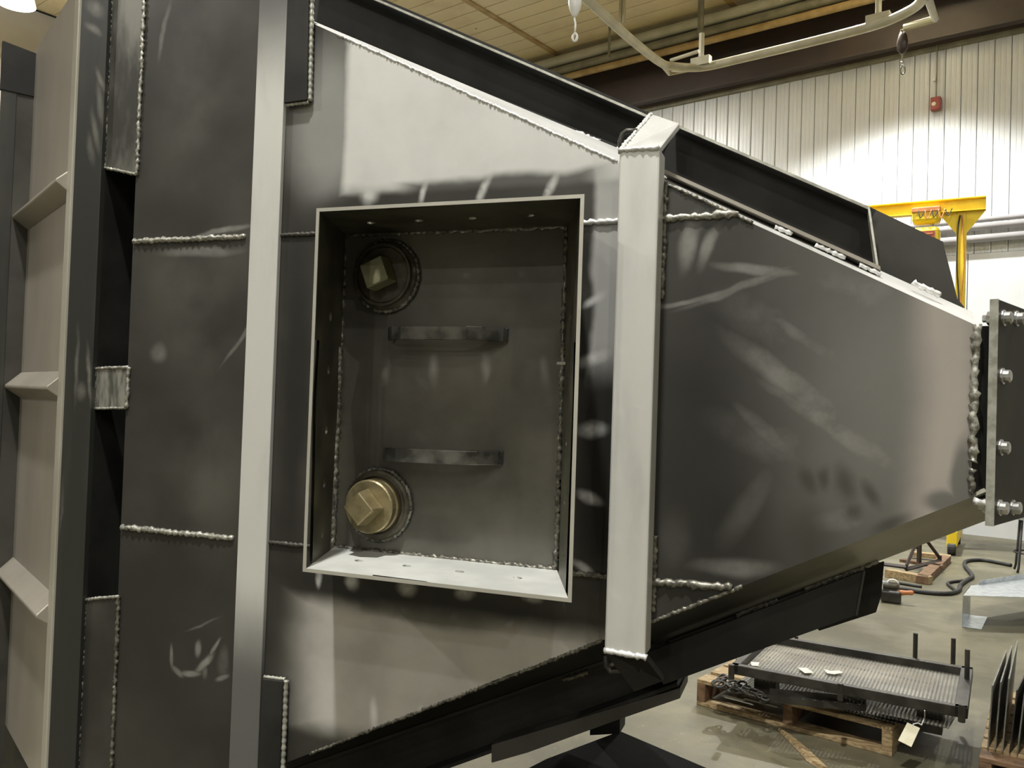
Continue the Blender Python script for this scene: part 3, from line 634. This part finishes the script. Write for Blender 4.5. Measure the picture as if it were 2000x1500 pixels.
# ---- supporting trestle under the hopper
ST = empty('support_trestle', (-.45, 1.55, 0), 'dark steel trestle carrying the hopper from below', 'trestle')
f = [PY(*p, D+.12) for p in ((1328, 1344), (1328, 1364), (1212, 1404), (1030, 1470), (960, 1490), (960, 1455))]
H(MB().prism(f, (0, .09, 0)), 'cross_beam', 'mill', ST)
lp = [PZ(1152, 1436, .62), PZ(1210, 1433, .62)]
MB().prism([lp[0], lp[1], V((lp[1].x, lp[1].y, 1.02)), V((lp[0].x, lp[0].y, 1.02))], (0, .07, 0)).build('leg_post', M['mill_dark'], ST)
t0 = [PZ(1209, 1427, .62), PZ(1400, 1508, .62), PZ(1180, 1600, .62), PZ(1085, 1478, .62)]
MB().prism([V((tx0-.05, D+.05, .62)), V((tx1+.03, D+.05, .62)), PZ(1390, 1504, .62)+V((0, -.5, 0)), V((-.3, .55, .62)), V((-.75, .55, .62)), V((-.75, D+.2, .62))] if 0 else
           [PZ(1211, 1428, .62), PZ(1460, 1534, .62), V((-.25, .9, .62)), V((-1.0, .9, .62)), PZ(1068, 1482, .62)], (0, 0, -.05)).build('deck_plate', M['void'], ST)
for x, y in ((-.95, .95), (-.30, .95), (-.38, 2.15), (-.9, 1.5)):
    MB().box((x, y, .29), (.03, 0, 0), (0, .03, 0), (0, 0, .29)).build('leg', M['mill_dark'], ST)

# ================================================================ THINGS ON THE FLOOR
def F(px, py, z=0.): return PZ(px, py, z)
Z = V((0, 0, 1))
def flat(v): return V((v.x, v.y, 0))
def pallet(name, A, e1, e2, L, W, label, top_n=6, mat='wood', lead='wood', hgt=.13):
    P = empty(name, A, label, 'pallet'); b = .02; z1 = hgt-b
    for k, t in enumerate((0, L/2-.022, L-.045)):
        MB().prism([A+e1*t+Z*b, A+e1*(t+.045)+Z*b, A+e1*(t+.045)+Z*z1, A+e1*t+Z*z1], e2*W).build('stringer', M['wood_dark' if k < 2 else mat], P, bevel=.003)
    gap = W/top_n
    for i in range(top_n):
        o = A+e2*(i*gap)+Z*z1; w = gap*(.82 if i else .7)
        MB().prism([o, o+e1*L, o+e1*L+e2*w, o+e2*w], Z*b).build('deck_board', M[lead] if i == 0 else M[mat], P, bevel=.003)
    for i in (0, top_n//2, top_n-1):
        o = A+e2*(i*gap); MB().prism([o, o+e1*L, o+e1*L+e2*.09, o+e2*.09], Z*b).build('bottom_board', M[mat], P, bevel=.003)
    return P
pA, pB = F(1360, 1376), F(1742, 1479); e1 = (pB-pA).normalized(); e2 = V((-e1.y, e1.x, 0))
pallet('wooden_pallet', pA, e1, e2, (pB-pA).length, .95, 'wooden pallet under the dark perforated tray')

def uvsheet(name, a, e, f_, L, W, mat, parent=None, loc=None, nx=1):
    """thin perforated sheet with a metric uv map"""
    b = V(loc) if loc is not None else org(parent)
    me = bpy.data.meshes.new(name); pts = [a, a+e*L, a+e*L+f_*W, a+f_*W]
    me.from_pydata([tuple(p-b) for p in pts], [], [(0, 1, 2, 3)]); uv = me.uv_layers.new(name='uv')
    for i, c in enumerate(((0, 0), (L, 0), (L, W), (0, W))): uv.data[i].uv = c
    o = link(name, me, mat, parent, loc=loc); s = o.modifiers.new('thickness', 'SOLIDIFY'); s.thickness = .003; return o
# tray
tz = .255; tA = F(1427, 1316, tz); tB = F(1890, 1405, tz); t1 = (tB-tA).normalized(); t2 = V((-t1.y, t1.x, 0)); TL = (tB-tA).length; TW = .66
T = empty('perforated_tray', tA, 'dark shallow steel tray with perforated bottom and upright pegs lying on the pallet', 'tray')
rh = .045; rw = .035
def bar(a, b, name, w=rw, h=rh, m='tray', par=None, inward=None):
    d = (b-a).normalized(); n = V((-d.y, d.x, 0))
    return MB().prism([a, b, b+n*w, a+n*w], Z*h).build(name, M[m], par or T, bevel=.003)
tC, tD = tB+t2*TW, tA+t2*TW
bar(tA, tB, 'side_rail'); bar(tB, tC, 'end_rail', .05, rh, 'panel_d' if 0 else 'tray'); bar(tC, tD, 'side_rail'); bar(tD, tA, 'end_rail')
uvsheet('perforated_bottom', tA+t1*.03+t2*.03+Z*.008, t1, t2, TL-.06, TW-.06, M['perf'], T)
def peg(px, py0, py1, r=.011):
    # peg standing on the tray rim: foot found on the rim height, top by its own length
    b = F(px, py1, tz+.0); k = (py1-py0)/FPX*(b-C0).dot(_w)
    MB().tube([b, b+Z*k], r, 8).build('upright_peg', M['tray'], T)
peg(1787, 1237, 1296); peg(1861, 1247, 1306); peg(1888, 1269, 1345); peg(1428, 1298, 1326, .014); peg(1641, 1335, 1368, .012); peg(1878, 1376, 1410, .014); peg(1555, 1243, 1262, .01)
# loose perforated sheets between pallet and tray
def loose(name, px, z, ang, L, W, label, bk=0.):
    a = F(*px, z)+e2*bk; d = Matrix.Rotation(R(ang), 3, 'Z') @ t1; n = V((-d.y, d.x, 0))
    o = uvsheet(name, a, d, n, L, W, M['perf'], None, a); tag(o, label, 'metal sheet'); return o
loose('perforated_sheet', (1500, 1366), .162, -2, .70, .5, 'perforated steel sheet lying on the pallet just below the tray', .10)
loose('perforated_sheet', (1700, 1392), .20, -6, .30, .4, 'smaller perforated sheet poking out at the tray corner', .03)
o = loose('perforated_sheet', (1412, 1347), .145, -8, .82, .5, 'lowest perforated sheet directly on the pallet boards', .13)
# angle iron and packing under the tray
def blockthing(name, label, cat, mb, mat, loc, **k): return tag(mb.build(name, M[mat], loc=loc, **k), label, cat)
a, b = F(1500, 1372, .172), F(1690, 1390, .172)
blockthing('angle_iron', 'dark length of angle iron lying under the tray front', 'angle iron', MB().prism([a, b, b+t2*.03, a+t2*.03], Z*.03).prism([a+t2*.03, b+t2*.03, b+t2*.034, a+t2*.034], Z*.055), 'tray', a)
for i, (u, v) in enumerate(((.14, .2), (.85, .2))):
    p = flat(tA)+t1*TL*u+t2*TW*v
    o = MB().box(V((p.x, p.y, .195)), t1*.05, t2*.04, Z*.058).build('packing_block', M['tray'], loc=V((p.x, p.y, .137)))
    tag(o, ('dark packing block under the left end of the tray', 'dark packing block under the right end of the tray')[i], 'block', 'packing blocks under the tray')
# chain heap at the left end
CH = empty('steel_chain', F(1455, 1352, .14), 'dark greasy chain heaped on the left end of the pallet', 'chain')
for i in range(34):
    t = i/33; c = F(1402+95*t+6*math.sin(i*1.7), 1330+34*t+5*math.cos(i*2.3), .178)+Z*(.01*math.sin(i)); an = i*1.1
    ax = V((math.cos(an), math.sin(an), .3*math.sin(i*2.)))
    ay = V((-math.sin(an), math.cos(an), .6*math.cos(i)))
    MB().tube([c+ax*.028*math.cos(2*math.pi*k/10)+ay*.017*math.sin(2*math.pi*k/10) for k in range(10)], .006, 5, closed=True).build('chain_link', M['tray' if i % 4 else 'mill'], CH, smooth=True)
# paper scraps on the tray
for k, pxs in enumerate(([(1466, 1293), (1483, 1294), (1481, 1301), (1468, 1300)], [(1558, 1304), (1576, 1305), (1589, 1314), (1572, 1315)], [(1609, 1307), (1622, 1311), (1638, 1310), (1647, 1314), (1630, 1317), (1616, 1315)])):
    f = [F(*p, tz+.018) for p in pxs]
    o = MB().prism(f, Z*.0012).build('paper_scrap', M['paper'], loc=f[0])
    tag(o, ['smallest paper scrap at the left front of the perforated tray', 'four-cornered paper scrap in the middle of the tray front', 'ragged paper scrap right of the other two on the tray'][k], 'paper')
# tag
f = [F(*p, .16) for p in ((1772, 1412), (1797, 1422), (1780, 1458), (1755, 1446))]
o0 = F(1776, 1436, .16)
TG = empty('paper_tag', o0, 'cream paper tag tied to the sheets at the pallet corner', 'tag')
pd = (C0-o0).normalized(); ctr = sum(f, V())/4
def ontag(px, py): return PP(px, py, o0, V((0, -.75, .66)))
MB().prism([ontag(*p) for p in ((1772, 1411), (1797, 1422), (1780, 1459), (1754, 1446))], V((0, .001, -.001))).build('card', M['paper'], TG)
MB().tube([ontag(*p) for p in ((1782, 1419), (1784, 1414), (1793, 1412), (1800, 1416))]+[F(1806, 1400, .21), F(1806, 1388, .258)], .0025, 6).build('string', M['white'], TG)
# splinter on the floor
spx = [(1522, 1428), (1538, 1440), (1552, 1452), (1570, 1468), (1590, 1488), (1612, 1506)]
wds = [.004, .012, .016, .02, .024, .012]; v = []; fc = []
for i, p in enumerate(spx):
    c = F(*p); d = V((.75, .3, 0)).normalized()
    v += [c-d*wds[i]*1.3+Z*.002, c+d*wds[i]*1.1+Z*.002, c+d*wds[i]*.7+Z*.016, c-d*wds[i]*.8+Z*(.014+.006*(i % 2))]
for i in range(len(spx)-1): fc += [(4*i+k, 4*i+(k+1) % 4, 4*i+4+(k+1) % 4, 4*i+4+k) for k in range(4)]
fc += [(3, 2, 1, 0), tuple(len(v)-4+k for k in range(4))]
tag(mesh('wood_splinter', v, fc, M['wood'], loc=F(*spx[2])), 'long ragged splinter of pale wood on the concrete', 'wood')

# second pallet with standing sheet strips, bottom right
qa, qb = F(1912, 1478, .13), F(1942, 1342, .13); q2 = flat(qb-qa).normalized(); q1 = V((q2.y, -q2.x, 0)); qW = flat(qb-qa).length
pallet('wooden_pallet', flat(qa), q1, q2, .9, qW, 'wooden pallet in the bottom right corner with sheet strips on it', 8, 'wood', 'wood_dark')
for i in range(11):
    o = flat(qa)+q1*(.022+.026*i)+q2*.12+Z*.131; ln = Matrix.Rotation(R(-2-.8*i+(i % 3)*1.5), 3, 'Z') @ q2; lean = q1*.03*(.4+.1*i)
    h = .26+.02*(i % 3); L = qW*(.62+.03*(i % 4))
    s = MB().prism([o, o+ln*L, o+ln*L+Z*h+lean, o+Z*h+lean], q1*.005).build('sheet_strip', M['tray' if i % 4 == 3 else 'strip_g'], loc=o)
    tag(s, ['leftmost', 'second', 'third', 'fourth', 'fifth', 'sixth', 'seventh', 'eighth', 'ninth', 'tenth', 'last'][i]+' sheet strip from the left standing on the corner pallet', 'metal sheet', 'sheet strips standing on the corner pallet')

# bent galvanised channel
gh = .226; g = [F(1880, 1163, gh), F(1895, 1144, gh), F(2060, 1122, gh), F(2060, 1168, gh)]
GB = empty('galvanised_channel', flat(g[0]), 'shiny folded galvanised channel standing on the floor at the right edge', 'metal channel')
MB().prism(g, Z*-.004).build('top_plate', M['galv'], GB)
MB().prism([g[0], g[1], flat(g[1])+Z*.002, flat(g[0])+Z*.002], (g[3]-g[0]).normalized()*.004).build('end_leg', M['galv'], GB)
MB().prism([g[1]+(g[2]-g[1])*.08, g[2], g[2]+Z*.04, g[1]+(g[2]-g[1])*.12+Z*.03], V((0, .004, 0))).build('raised_lip', M['galv'], GB)
MB().prism([flat(g[0])+Z*.002, flat(g[1])+Z*.002, flat(g[1])+Z*.002+V((.12, 0, 0)), flat(g[0])+Z*.002+V((.12, -.02, 0))], Z*.004).build('foot_flange', M['galv'], GB)
MB().prism([flat(g[2])+Z*.002, flat(g[3])+Z*.002, g[3], g[2]], V((.004, 0, 0))).build('end_leg', M['galv'], GB)
# stool at the right edge
sc0 = F(2012, 1120); SB = empty('steel_stool', sc0, 'black tubular stool standing behind the galvanised channel', 'stool')
MB().lathe(sc0+Z*.52, Z, [(.15, 0), (.16, .01), (.16, .03), (.14, .04)], 24).build('seat', M['galv'], SB, smooth=False)
for k in range(4):
    an = R(40+90*k); d = V((math.cos(an), math.sin(an), 0))
    MB().tube([sc0+d*.17+Z*.01, sc0+d*.155+Z*.06, sc0+d*.12+Z*.52], .011, 8).build('leg', M['black'], SB, smooth=True)
MB().tube([sc0+V((math.cos(2*math.pi*k/20), math.sin(2*math.pi*k/20), 0))*.145+Z*.2 for k in range(20)], .008, 6, closed=True).build('foot_ring', M['black'], SB, smooth=True)

# hoses on the floor
def spline(pts, n=6):
    out = []; P = [pts[0]]+pts+[pts[-1]]
    for i in range(1, len(P)-2):
        for k in range(n):
            t = k/n; a, b, c, d = P[i-1], P[i], P[i+1], P[i+2]
            out.append(.5*((2*b)+(c-a)*t+(2*a-5*b+4*c-d)*t*t+(3*b-a-3*c+d)*t**3))
    return out+[pts[-1]]
def hose(px, r, label, name='air_hose'):
    p = spline([F(*q, r) for q in px]); tag(MB().tube(p, r, 8).build(name, M['black'], smooth=True, loc=p[0]), label, 'hose')
hose([(1752, 1149), (1775, 1152), (1800, 1156), (1835, 1159), (1860, 1158), (1873, 1152), (1876, 1142), (1888, 1133), (1899, 1126), (1893, 1116), (1885, 1106), (1885, 1097), (1898, 1094), (1920, 1094), (1945, 1098), (1975, 1104)], .018, 'black hose curling across the bright floor towards the stool')
hose([(1868, 1154), (1856, 1145), (1851, 1139), (1862, 1136), (1882, 1134)], .013, 'short loop of thin black hose beside the long hose')
hose([(1757, 1139), (1775, 1142), (1800, 1146)], .012, 'straight thin black cable lying between grinder and wooden skid', 'power_cable')

# wooden skid with a dark steel frame on it
ka, kb, kc = F(1725, 1131, .07), F(1813, 1127, .07), F(1857, 1086, .07)
ka = F(1728, 1112, .07)
SK = empty('wooden_skid', flat(kb), 'low wooden skid beyond the end of the hopper', 'skid')
def plank(a, b, w, h, nm='plank', m='wood', par=SK):
    d = flat(b-a).normalized(); n = V((-d.y, d.x, 0)); MB().prism([a, b, b+n*w, a+n*w], Z*-h).build(nm, M[m], par, bevel=.003)
plank(ka, kb, .09, .07); plank(kb, kc, .10, .07, m='wood_dark'); plank(ka+(kc-kb)*.5, kb+(kc-kb)*.5, .09, .03, m='wood_dark'); plank(ka+(kc-kb)*.9, kc, .09, .05)
FR = empty('triangular_stand', flat(F(1790, 1105, .07))+Z*.07, 'dark triangular steel stand on the wooden skid', 'stand')
def fb(p0, p1, r=.022):
    a, b = F(*p0, .075), None
    return a
s0, s1, s2 = F(1770, 1112, .072), F(1835, 1095, .072), F(1795, 1098, .072)
for a, b, r in ((s0, s1, .02), (s0+Z*.03, s2+Z*.27, .016), (s2, s2+Z*.32, .022), (s1, s1+Z*.05, .02), (s2+Z*.30, s1+Z*.03, .02), (s0+V((-.35, .1, .02)), s0+Z*.02, .018), (s2+Z*.14, s2+V((-.5, .15, .14)), .016), (s2+Z*.3, s2+V((-.5, .15, .3)), .016)):
    MB().tube([a, b], r, 4).build('frame_bar', M['brown'], FR)
# grinder
gp = F(1748, 1177); GR = empty('angle_grinder', gp, 'small dark grinder with orange handle lying on the floor by the skid', 'power tool')
gx = V((.97, -.1, 0)).normalized(); gy = V((-gx.y, gx.x, 0))
MB().box(gp+Z*.05-gx*.03, gx*.075, gy*.06, Z*.048).build('motor_body', M['tray'], GR, bevel=.015)
MB().lathe(gp+Z*.085+gx*.02-gy*.02, gx+Z*.12, [(.02, 0), (.022, .02), (.017, .06), (.019, .1), (.012, .115)], 12).build('side_handle', M['orange'], GR, smooth=True)
MB().lathe(gp+Z*.13-gx*.09, gx, [(.028, 0), (.03, .01), (.03, .10), (.02, .12)], 14).build('gear_head', M['plug_brown'], GR)
MB().tube([gp+Z*.15-gx*.02+V((0, 0, .03*math.sin(t*.5)))+gx*(.04*math.cos(t*.5)) for t in range(13)], .008, 6).build('bail_handle', M['white'], GR, smooth=True)
MB().box(gp+Z*.15-gx*.1, gx*.05, gy*.03, Z*.008).build('guard_plate', M['galv'], GR)

# ================================================================ GANTRY WITH HOIST
gb = F(1864, 1072); DG = V((-.98, .19, 0)).normalized(); DGn = V((DG.y, -DG.x, 0)); DGn = DGn if DGn.y < 0 else -DGn
GA = empty('gantry_crane', gb, 'yellow gantry crane standing in front of the white wall', 'gantry crane')
gz = 3.84
MB().prism([gb+DG*-.05+Z*.1, gb+DG*.05+Z*.1, gb+DG*.05+Z*gz, gb+DG*-.05+Z*gz], DGn*-.10).build('post', M['yellow'], GA, bevel=.006)
ft = MB().prism([gb+DG*-.05+DGn*.55+Z*.10, gb+DG*.05+DGn*.55+Z*.10, gb+DG*.05+DGn*.55+Z*.26, gb+DG*-.05+DGn*.55+Z*.26], DGn*-1.1).build('foot_beam', M['yellow'], GA, bevel=.006)
for k in (.50, -.45): MB().lathe(gb+DGn*k+Z*.075+DG*-.04, DG, [(.07, 0), (.075, .01), (.075, .07), (.07, .08)], 18).build('caster', M['black'], GA, smooth=False)
be = gb+DG*-.24+DGn*.05
ib = MB()
ib.prism([be+Z*(gz+.0), be+DG*5+Z*(gz+.0), be+DG*5+Z*(gz+.012), be+Z*(gz+.012)], DGn*-.12)
ib.prism([be+Z*(gz+.14), be+DG*5+Z*(gz+.14), be+DG*5+Z*(gz+.152), be+Z*(gz+.152)], DGn*-.12)
ib.prism([be+DGn*-.055+Z*(gz+.0), be+DGn*-.055+DG*5+Z*(gz+.0), be+DGn*-.055+DG*5+Z*(gz+.15), be+DGn*-.055+Z*(gz+.15)], DGn*-.01)
ib.build('runway_beam', M['yellow'], GA)
MB().prism([gb+DG*-.05+Z*(gz-.25), gb+DG*-.24+Z*gz, gb+DG*-.05+Z*gz], DGn*-.02).build('gusset', M['yellow'], GA)
MB().prism([gb+DG*.05+Z*(gz-.25), gb+DG*.24+Z*gz, gb+DG*.05+Z*gz], DGn*-.02).build('gusset', M['yellow'], GA)
MB().tube(spline([gb+DG*.03+DGn*.012+Z*z+DG*.02*math.sin(z*6) for z in (1.6, 2.0, 2.4, 2.8, 3.2, 3.6, 3.8)], 4), .009, 6).build('control_cable', M['black'], GA, smooth=True)
MB().tube(spline([gb+DG*-.02+DGn*.012+Z*z+DG*.015*math.sin(z*5+1) for z in (1.6, 2.0, 2.4, 2.8, 3.2, 3.6, 3.8)], 4), .007, 6).build('control_cable', M['orange'], GA, smooth=True)
hc = gb+DG*.36+DGn*.03
HO = empty('chain_hoist', hc+Z*(gz-.45), 'yellow electric chain hoist hanging from the gantry beam', 'hoist')
MB().box(hc+Z*(gz-.03), DG*.15, DGn*.10, Z*.095).build('trolley', M['yellow'], HO, bevel=.05)
MB().box(hc+Z*(gz+.03), DG*.15, DGn*.11, Z*.03).build('trolley_wheel_plate', M['orange'], HO, bevel=.01)
MB().box(hc+Z*(gz-.275), DG*.145, DGn*.12, Z*.105).build('hoist_body', M['yellow'], HO, bevel=.045)
MB().box(hc+DGn*.121+Z*(gz-.275)-DG*.01, DG*.09, DGn*.003, Z*.05).build('name_panel', M['redbox'], HO)
for k in (-.02, .02): MB().box(hc+DGn*.125+Z*(gz-.275+k)-DG*.01, DG*.07, DGn*.002, Z*.008).build('panel_stripe', M['orange'], HO)
MB().tube([hc+DG*-.06+Z*(gz-.12), hc+DG*-.06+Z*(gz-.20)], .02, 8).build('suspension_hook', M['zinc'], HO)
MB().tube([hc+DG*-.11+Z*(gz-.37), hc+DG*-.11+Z*(gz-1.5)], .006, 6).build('load_chain', M['conduit'], HO)
MB().lathe(hc+DG*-.11+Z*(gz-.47), Z, [(.02, 0), (.05, .02), (.05, .08), (.02, .10)], 14).build('chain_stop', M['mill'], HO)
for k in range(5): MB().tube(spline([hc+DG*(.08-.07*k)+DGn*.11+Z*(gz+.02), hc+DG*(.05-.07*k)+DGn*.13+Z*(gz-.07-.02*(k % 2)), hc+DG*(.01-.07*k)+DGn*.11+Z*(gz+.02)], 5), .006, 5).build('festoon_cable', M['orange' if k % 2 else 'black'], HO, smooth=True)

# ================================================================ OVERHEAD THINGS
# monorail of cream pipe with hangers
MR = empty('monorail_track', PZ(1500, 100, 5.6), 'cream painted monorail track with bent ends hanging below the ceiling', 'track')
zr = 5.6
tr = spline([PZ(*p, zr) for p in ((1120, -25), (1170, 20), (1230, 75), (1290, 122), (1318, 130), (1372, 131), (1450, 114), (1600, 78), (1700, 52), (1750, 34), (1790, 12), (1806, -10))], 8)
mt = MB().tube(tr, .05, 10).build('curved_track', M['creampipe'], MR, smooth=True)
MB().tube([PZ(*p, zr+.02) for p in ((1286, 118), (1307, 144), (1372, 131))], .028, 8).build('corner_brace', M['creampipe'], MR)
MB().tube([PZ(*p, zr+.02) for p in ((1365, 100), (1310, 118))], .022, 8).build('corner_brace', M['creampipe'], MR)
MB().tube([PZ(*p, zr) for p in ((1766, 54), (1826, 37), (1812, -6))], .04, 8).build('corner_brace', M['creampipe'], MR)
for p in ((1369, 130), (1715, 48)):
    b = PZ(*p, zr); MB().tube([b+Z*.02, b+Z*.40 if p[0] == 1369 else b+Z*(CZ-zr)], .035, 6).build('hanger', M['creampipe'], MR)
    MB().box(b+Z*.06, DW*.12, NW*.04, Z*.05).build('hanger_clamp', M['creampipe'], MR)
# conduits parallel to the wall
for k, (py, r, m, lab) in enumerate(((62, .085, 'greypipe', 'upper grey pipe running under the ceiling above the brown beam'), (84, .07, 'conduit', 'middle dark green pipe running under the ceiling above the brown beam'), (101, .055, 'rustpipe', 'lower ochre pipe running under the ceiling above the brown beam'))):
    p = onwall(1300, py, .55); o = MB().tube([p-DW*9, p+DW*7], r, 10).build('ceiling_pipe', M[m], smooth=True, loc=p); tag(o, lab, 'pipe')
    if k == 1:
        pc = onwall(1372, 68, .47); o = MB().box(pc, DW*.17, NW*.02, Z*.05).build('pipe_marker', M['paper'], o)
# hanger rods from the ceiling
for k, (px, y1, o, lab) in enumerate(((1189, 114, 1.2, 'thin dark rod hanging from the ceiling left of the track bend'), (1368, 62, .9, 'square drop rod above the track hanger clamp'), (930, 56, 2.0, 'thin rod hanging from the ceiling at the left of the boards'))):
    p = onwall(px, y1, o); tag(MB().tube([p, V((p.x, p.y, CZ))], .02 if k != 1 else .05, 6).build('drop_rod', M['conduit'], loc=p), lab, 'rod')
p = onwall(1212, 46, 2.2)
tag(MB().box(p+Z*.35, DW*.02, NW*.02, Z*.35).box(p+Z*.35+DW*-.05, DW*.02, NW*.02, Z*.35).build('tube_lamp_bracket', M['creampipe'], loc=p), 'short pale double bracket hanging from the ceiling boards', 'bracket')
p = onwall(1460, 18, .8)
tag(MB().tube([p-DW*.5, onwall(1480, 0, .8)+DW*-.3+Z*.1], .02, 6).build('brace_rod', M['white'], loc=p), 'thin pale slanting rod above the ceiling pipes', 'rod')
# hooks hanging free
def along(px, py, t): return C0+ray(px, py)*t
h0 = along(1122, 0, 6.)
HK = empty('hook_balancer', along(1123, 85, 6.), 'bright white spring balancer with hook hanging near the ceiling', 'hook')
MB().lathe(along(1122, 35, 6.), Z, [(.006, 0), (.02, .02), (.040, .065), (.047, .10), (.045, .15), (.03, .2), (.01, .21)], 18).build('balancer_body', M['white'], HK, smooth=True)
MB().tube([along(1122, 35, 6.), along(1124, 45, 6.), along(1124, 53, 6.), along(1123, 63, 6.)], .007, 6).build('cable', M['white'], HK, smooth=True)
cc = along(1123, 73, 6.)
MB().tube([cc+V((math.cos(a), 0, math.sin(a)*1.7))*.016 for a in [R(x) for x in range(0, 360, 24)]], .009, 6, closed=True).build('snap_hook', M['white'], HK, smooth=True)
MB().tube([along(1122, -10, 6.), along(1122, -10, 6.)+Z*(CZ-along(1122, -10, 6.).z)], .008, 6).build('hanging_wire', M['conduit'], HK)
HK2 = empty('chain_hook', along(1762, 148, 9.), 'dark brown chain hook hanging in front of the white wall', 'hook')
MB().lathe(along(1762, 105, 9.), Z, [(.02, 0), (.05, .04), (.055, .13), (.04, .2), (.02, .25)], 14).build('hook_block', M['brown'], HK2, smooth=True)
MB().tube([along(1762, 105, 9.), along(1762, 122, 9.)], .010, 6).build('chain', M['conduit'], HK2)
MB().lathe(along(1762, 126, 9.), Z, [(.01, 0), (.02, .01), (.02, .025), (.01, .035)], 10).build('swivel', M['zinc'], HK2)
cc = along(1763, 137, 9.)
MB().tube([cc+V((math.cos(a)*.022, 0, math.sin(a)*.045)) for a in [R(x) for x in range(100, 420, 24)]], .009, 6).build('hook', M['conduit'], HK2, smooth=True)
MB().tube([along(1762, 60, 9.), V((along(1762, 60, 9.).x, along(1762, 60, 9.).y, zr))], .02, 6).build('trolley_strap', M['conduit'], HK2)
# red call box on the wall, with its conduit
p = onwall(1828, 203, .06); RB = empty('red_alarm_box', p, 'small dull red box with a pale button high on the white wall', 'alarm box')
MB().box(p, DW*.062, NW*.045, Z*.085).build('case', M['redbox'], RB, bevel=.012)
MB().lathe(p+NW*.045+DW*.015-Z*.01, NW, [(.028, 0), (.028, .006), (.02, .012)], 16).build('button', M['paper'], RB)
MB().tube([p+Z*.085, p+Z*.80], .009, 6).build('conduit', M['conduit'], RB)
MB().box(onwall(1825, 156, .03), DW*.012, NW*.02, Z*.02).build('conduit_clip', M['white'], RB)
# pipes along the wall
for k, (py, r, lab) in enumerate(((431, .035, 'top grey pipe fixed along the white wall behind the gantry'), (444, .045, 'middle grey pipe fixed along the white wall behind the gantry'), (467, .05, 'lowest thick pipe fixed along the white wall behind the gantry'))):
    p = onwall(1900, py, .12); tag(MB().tube([p-DW*3, p+DW*9], r, 12).build('wall_pipe', M['pipe'], smooth=True, loc=p), lab, 'pipe')
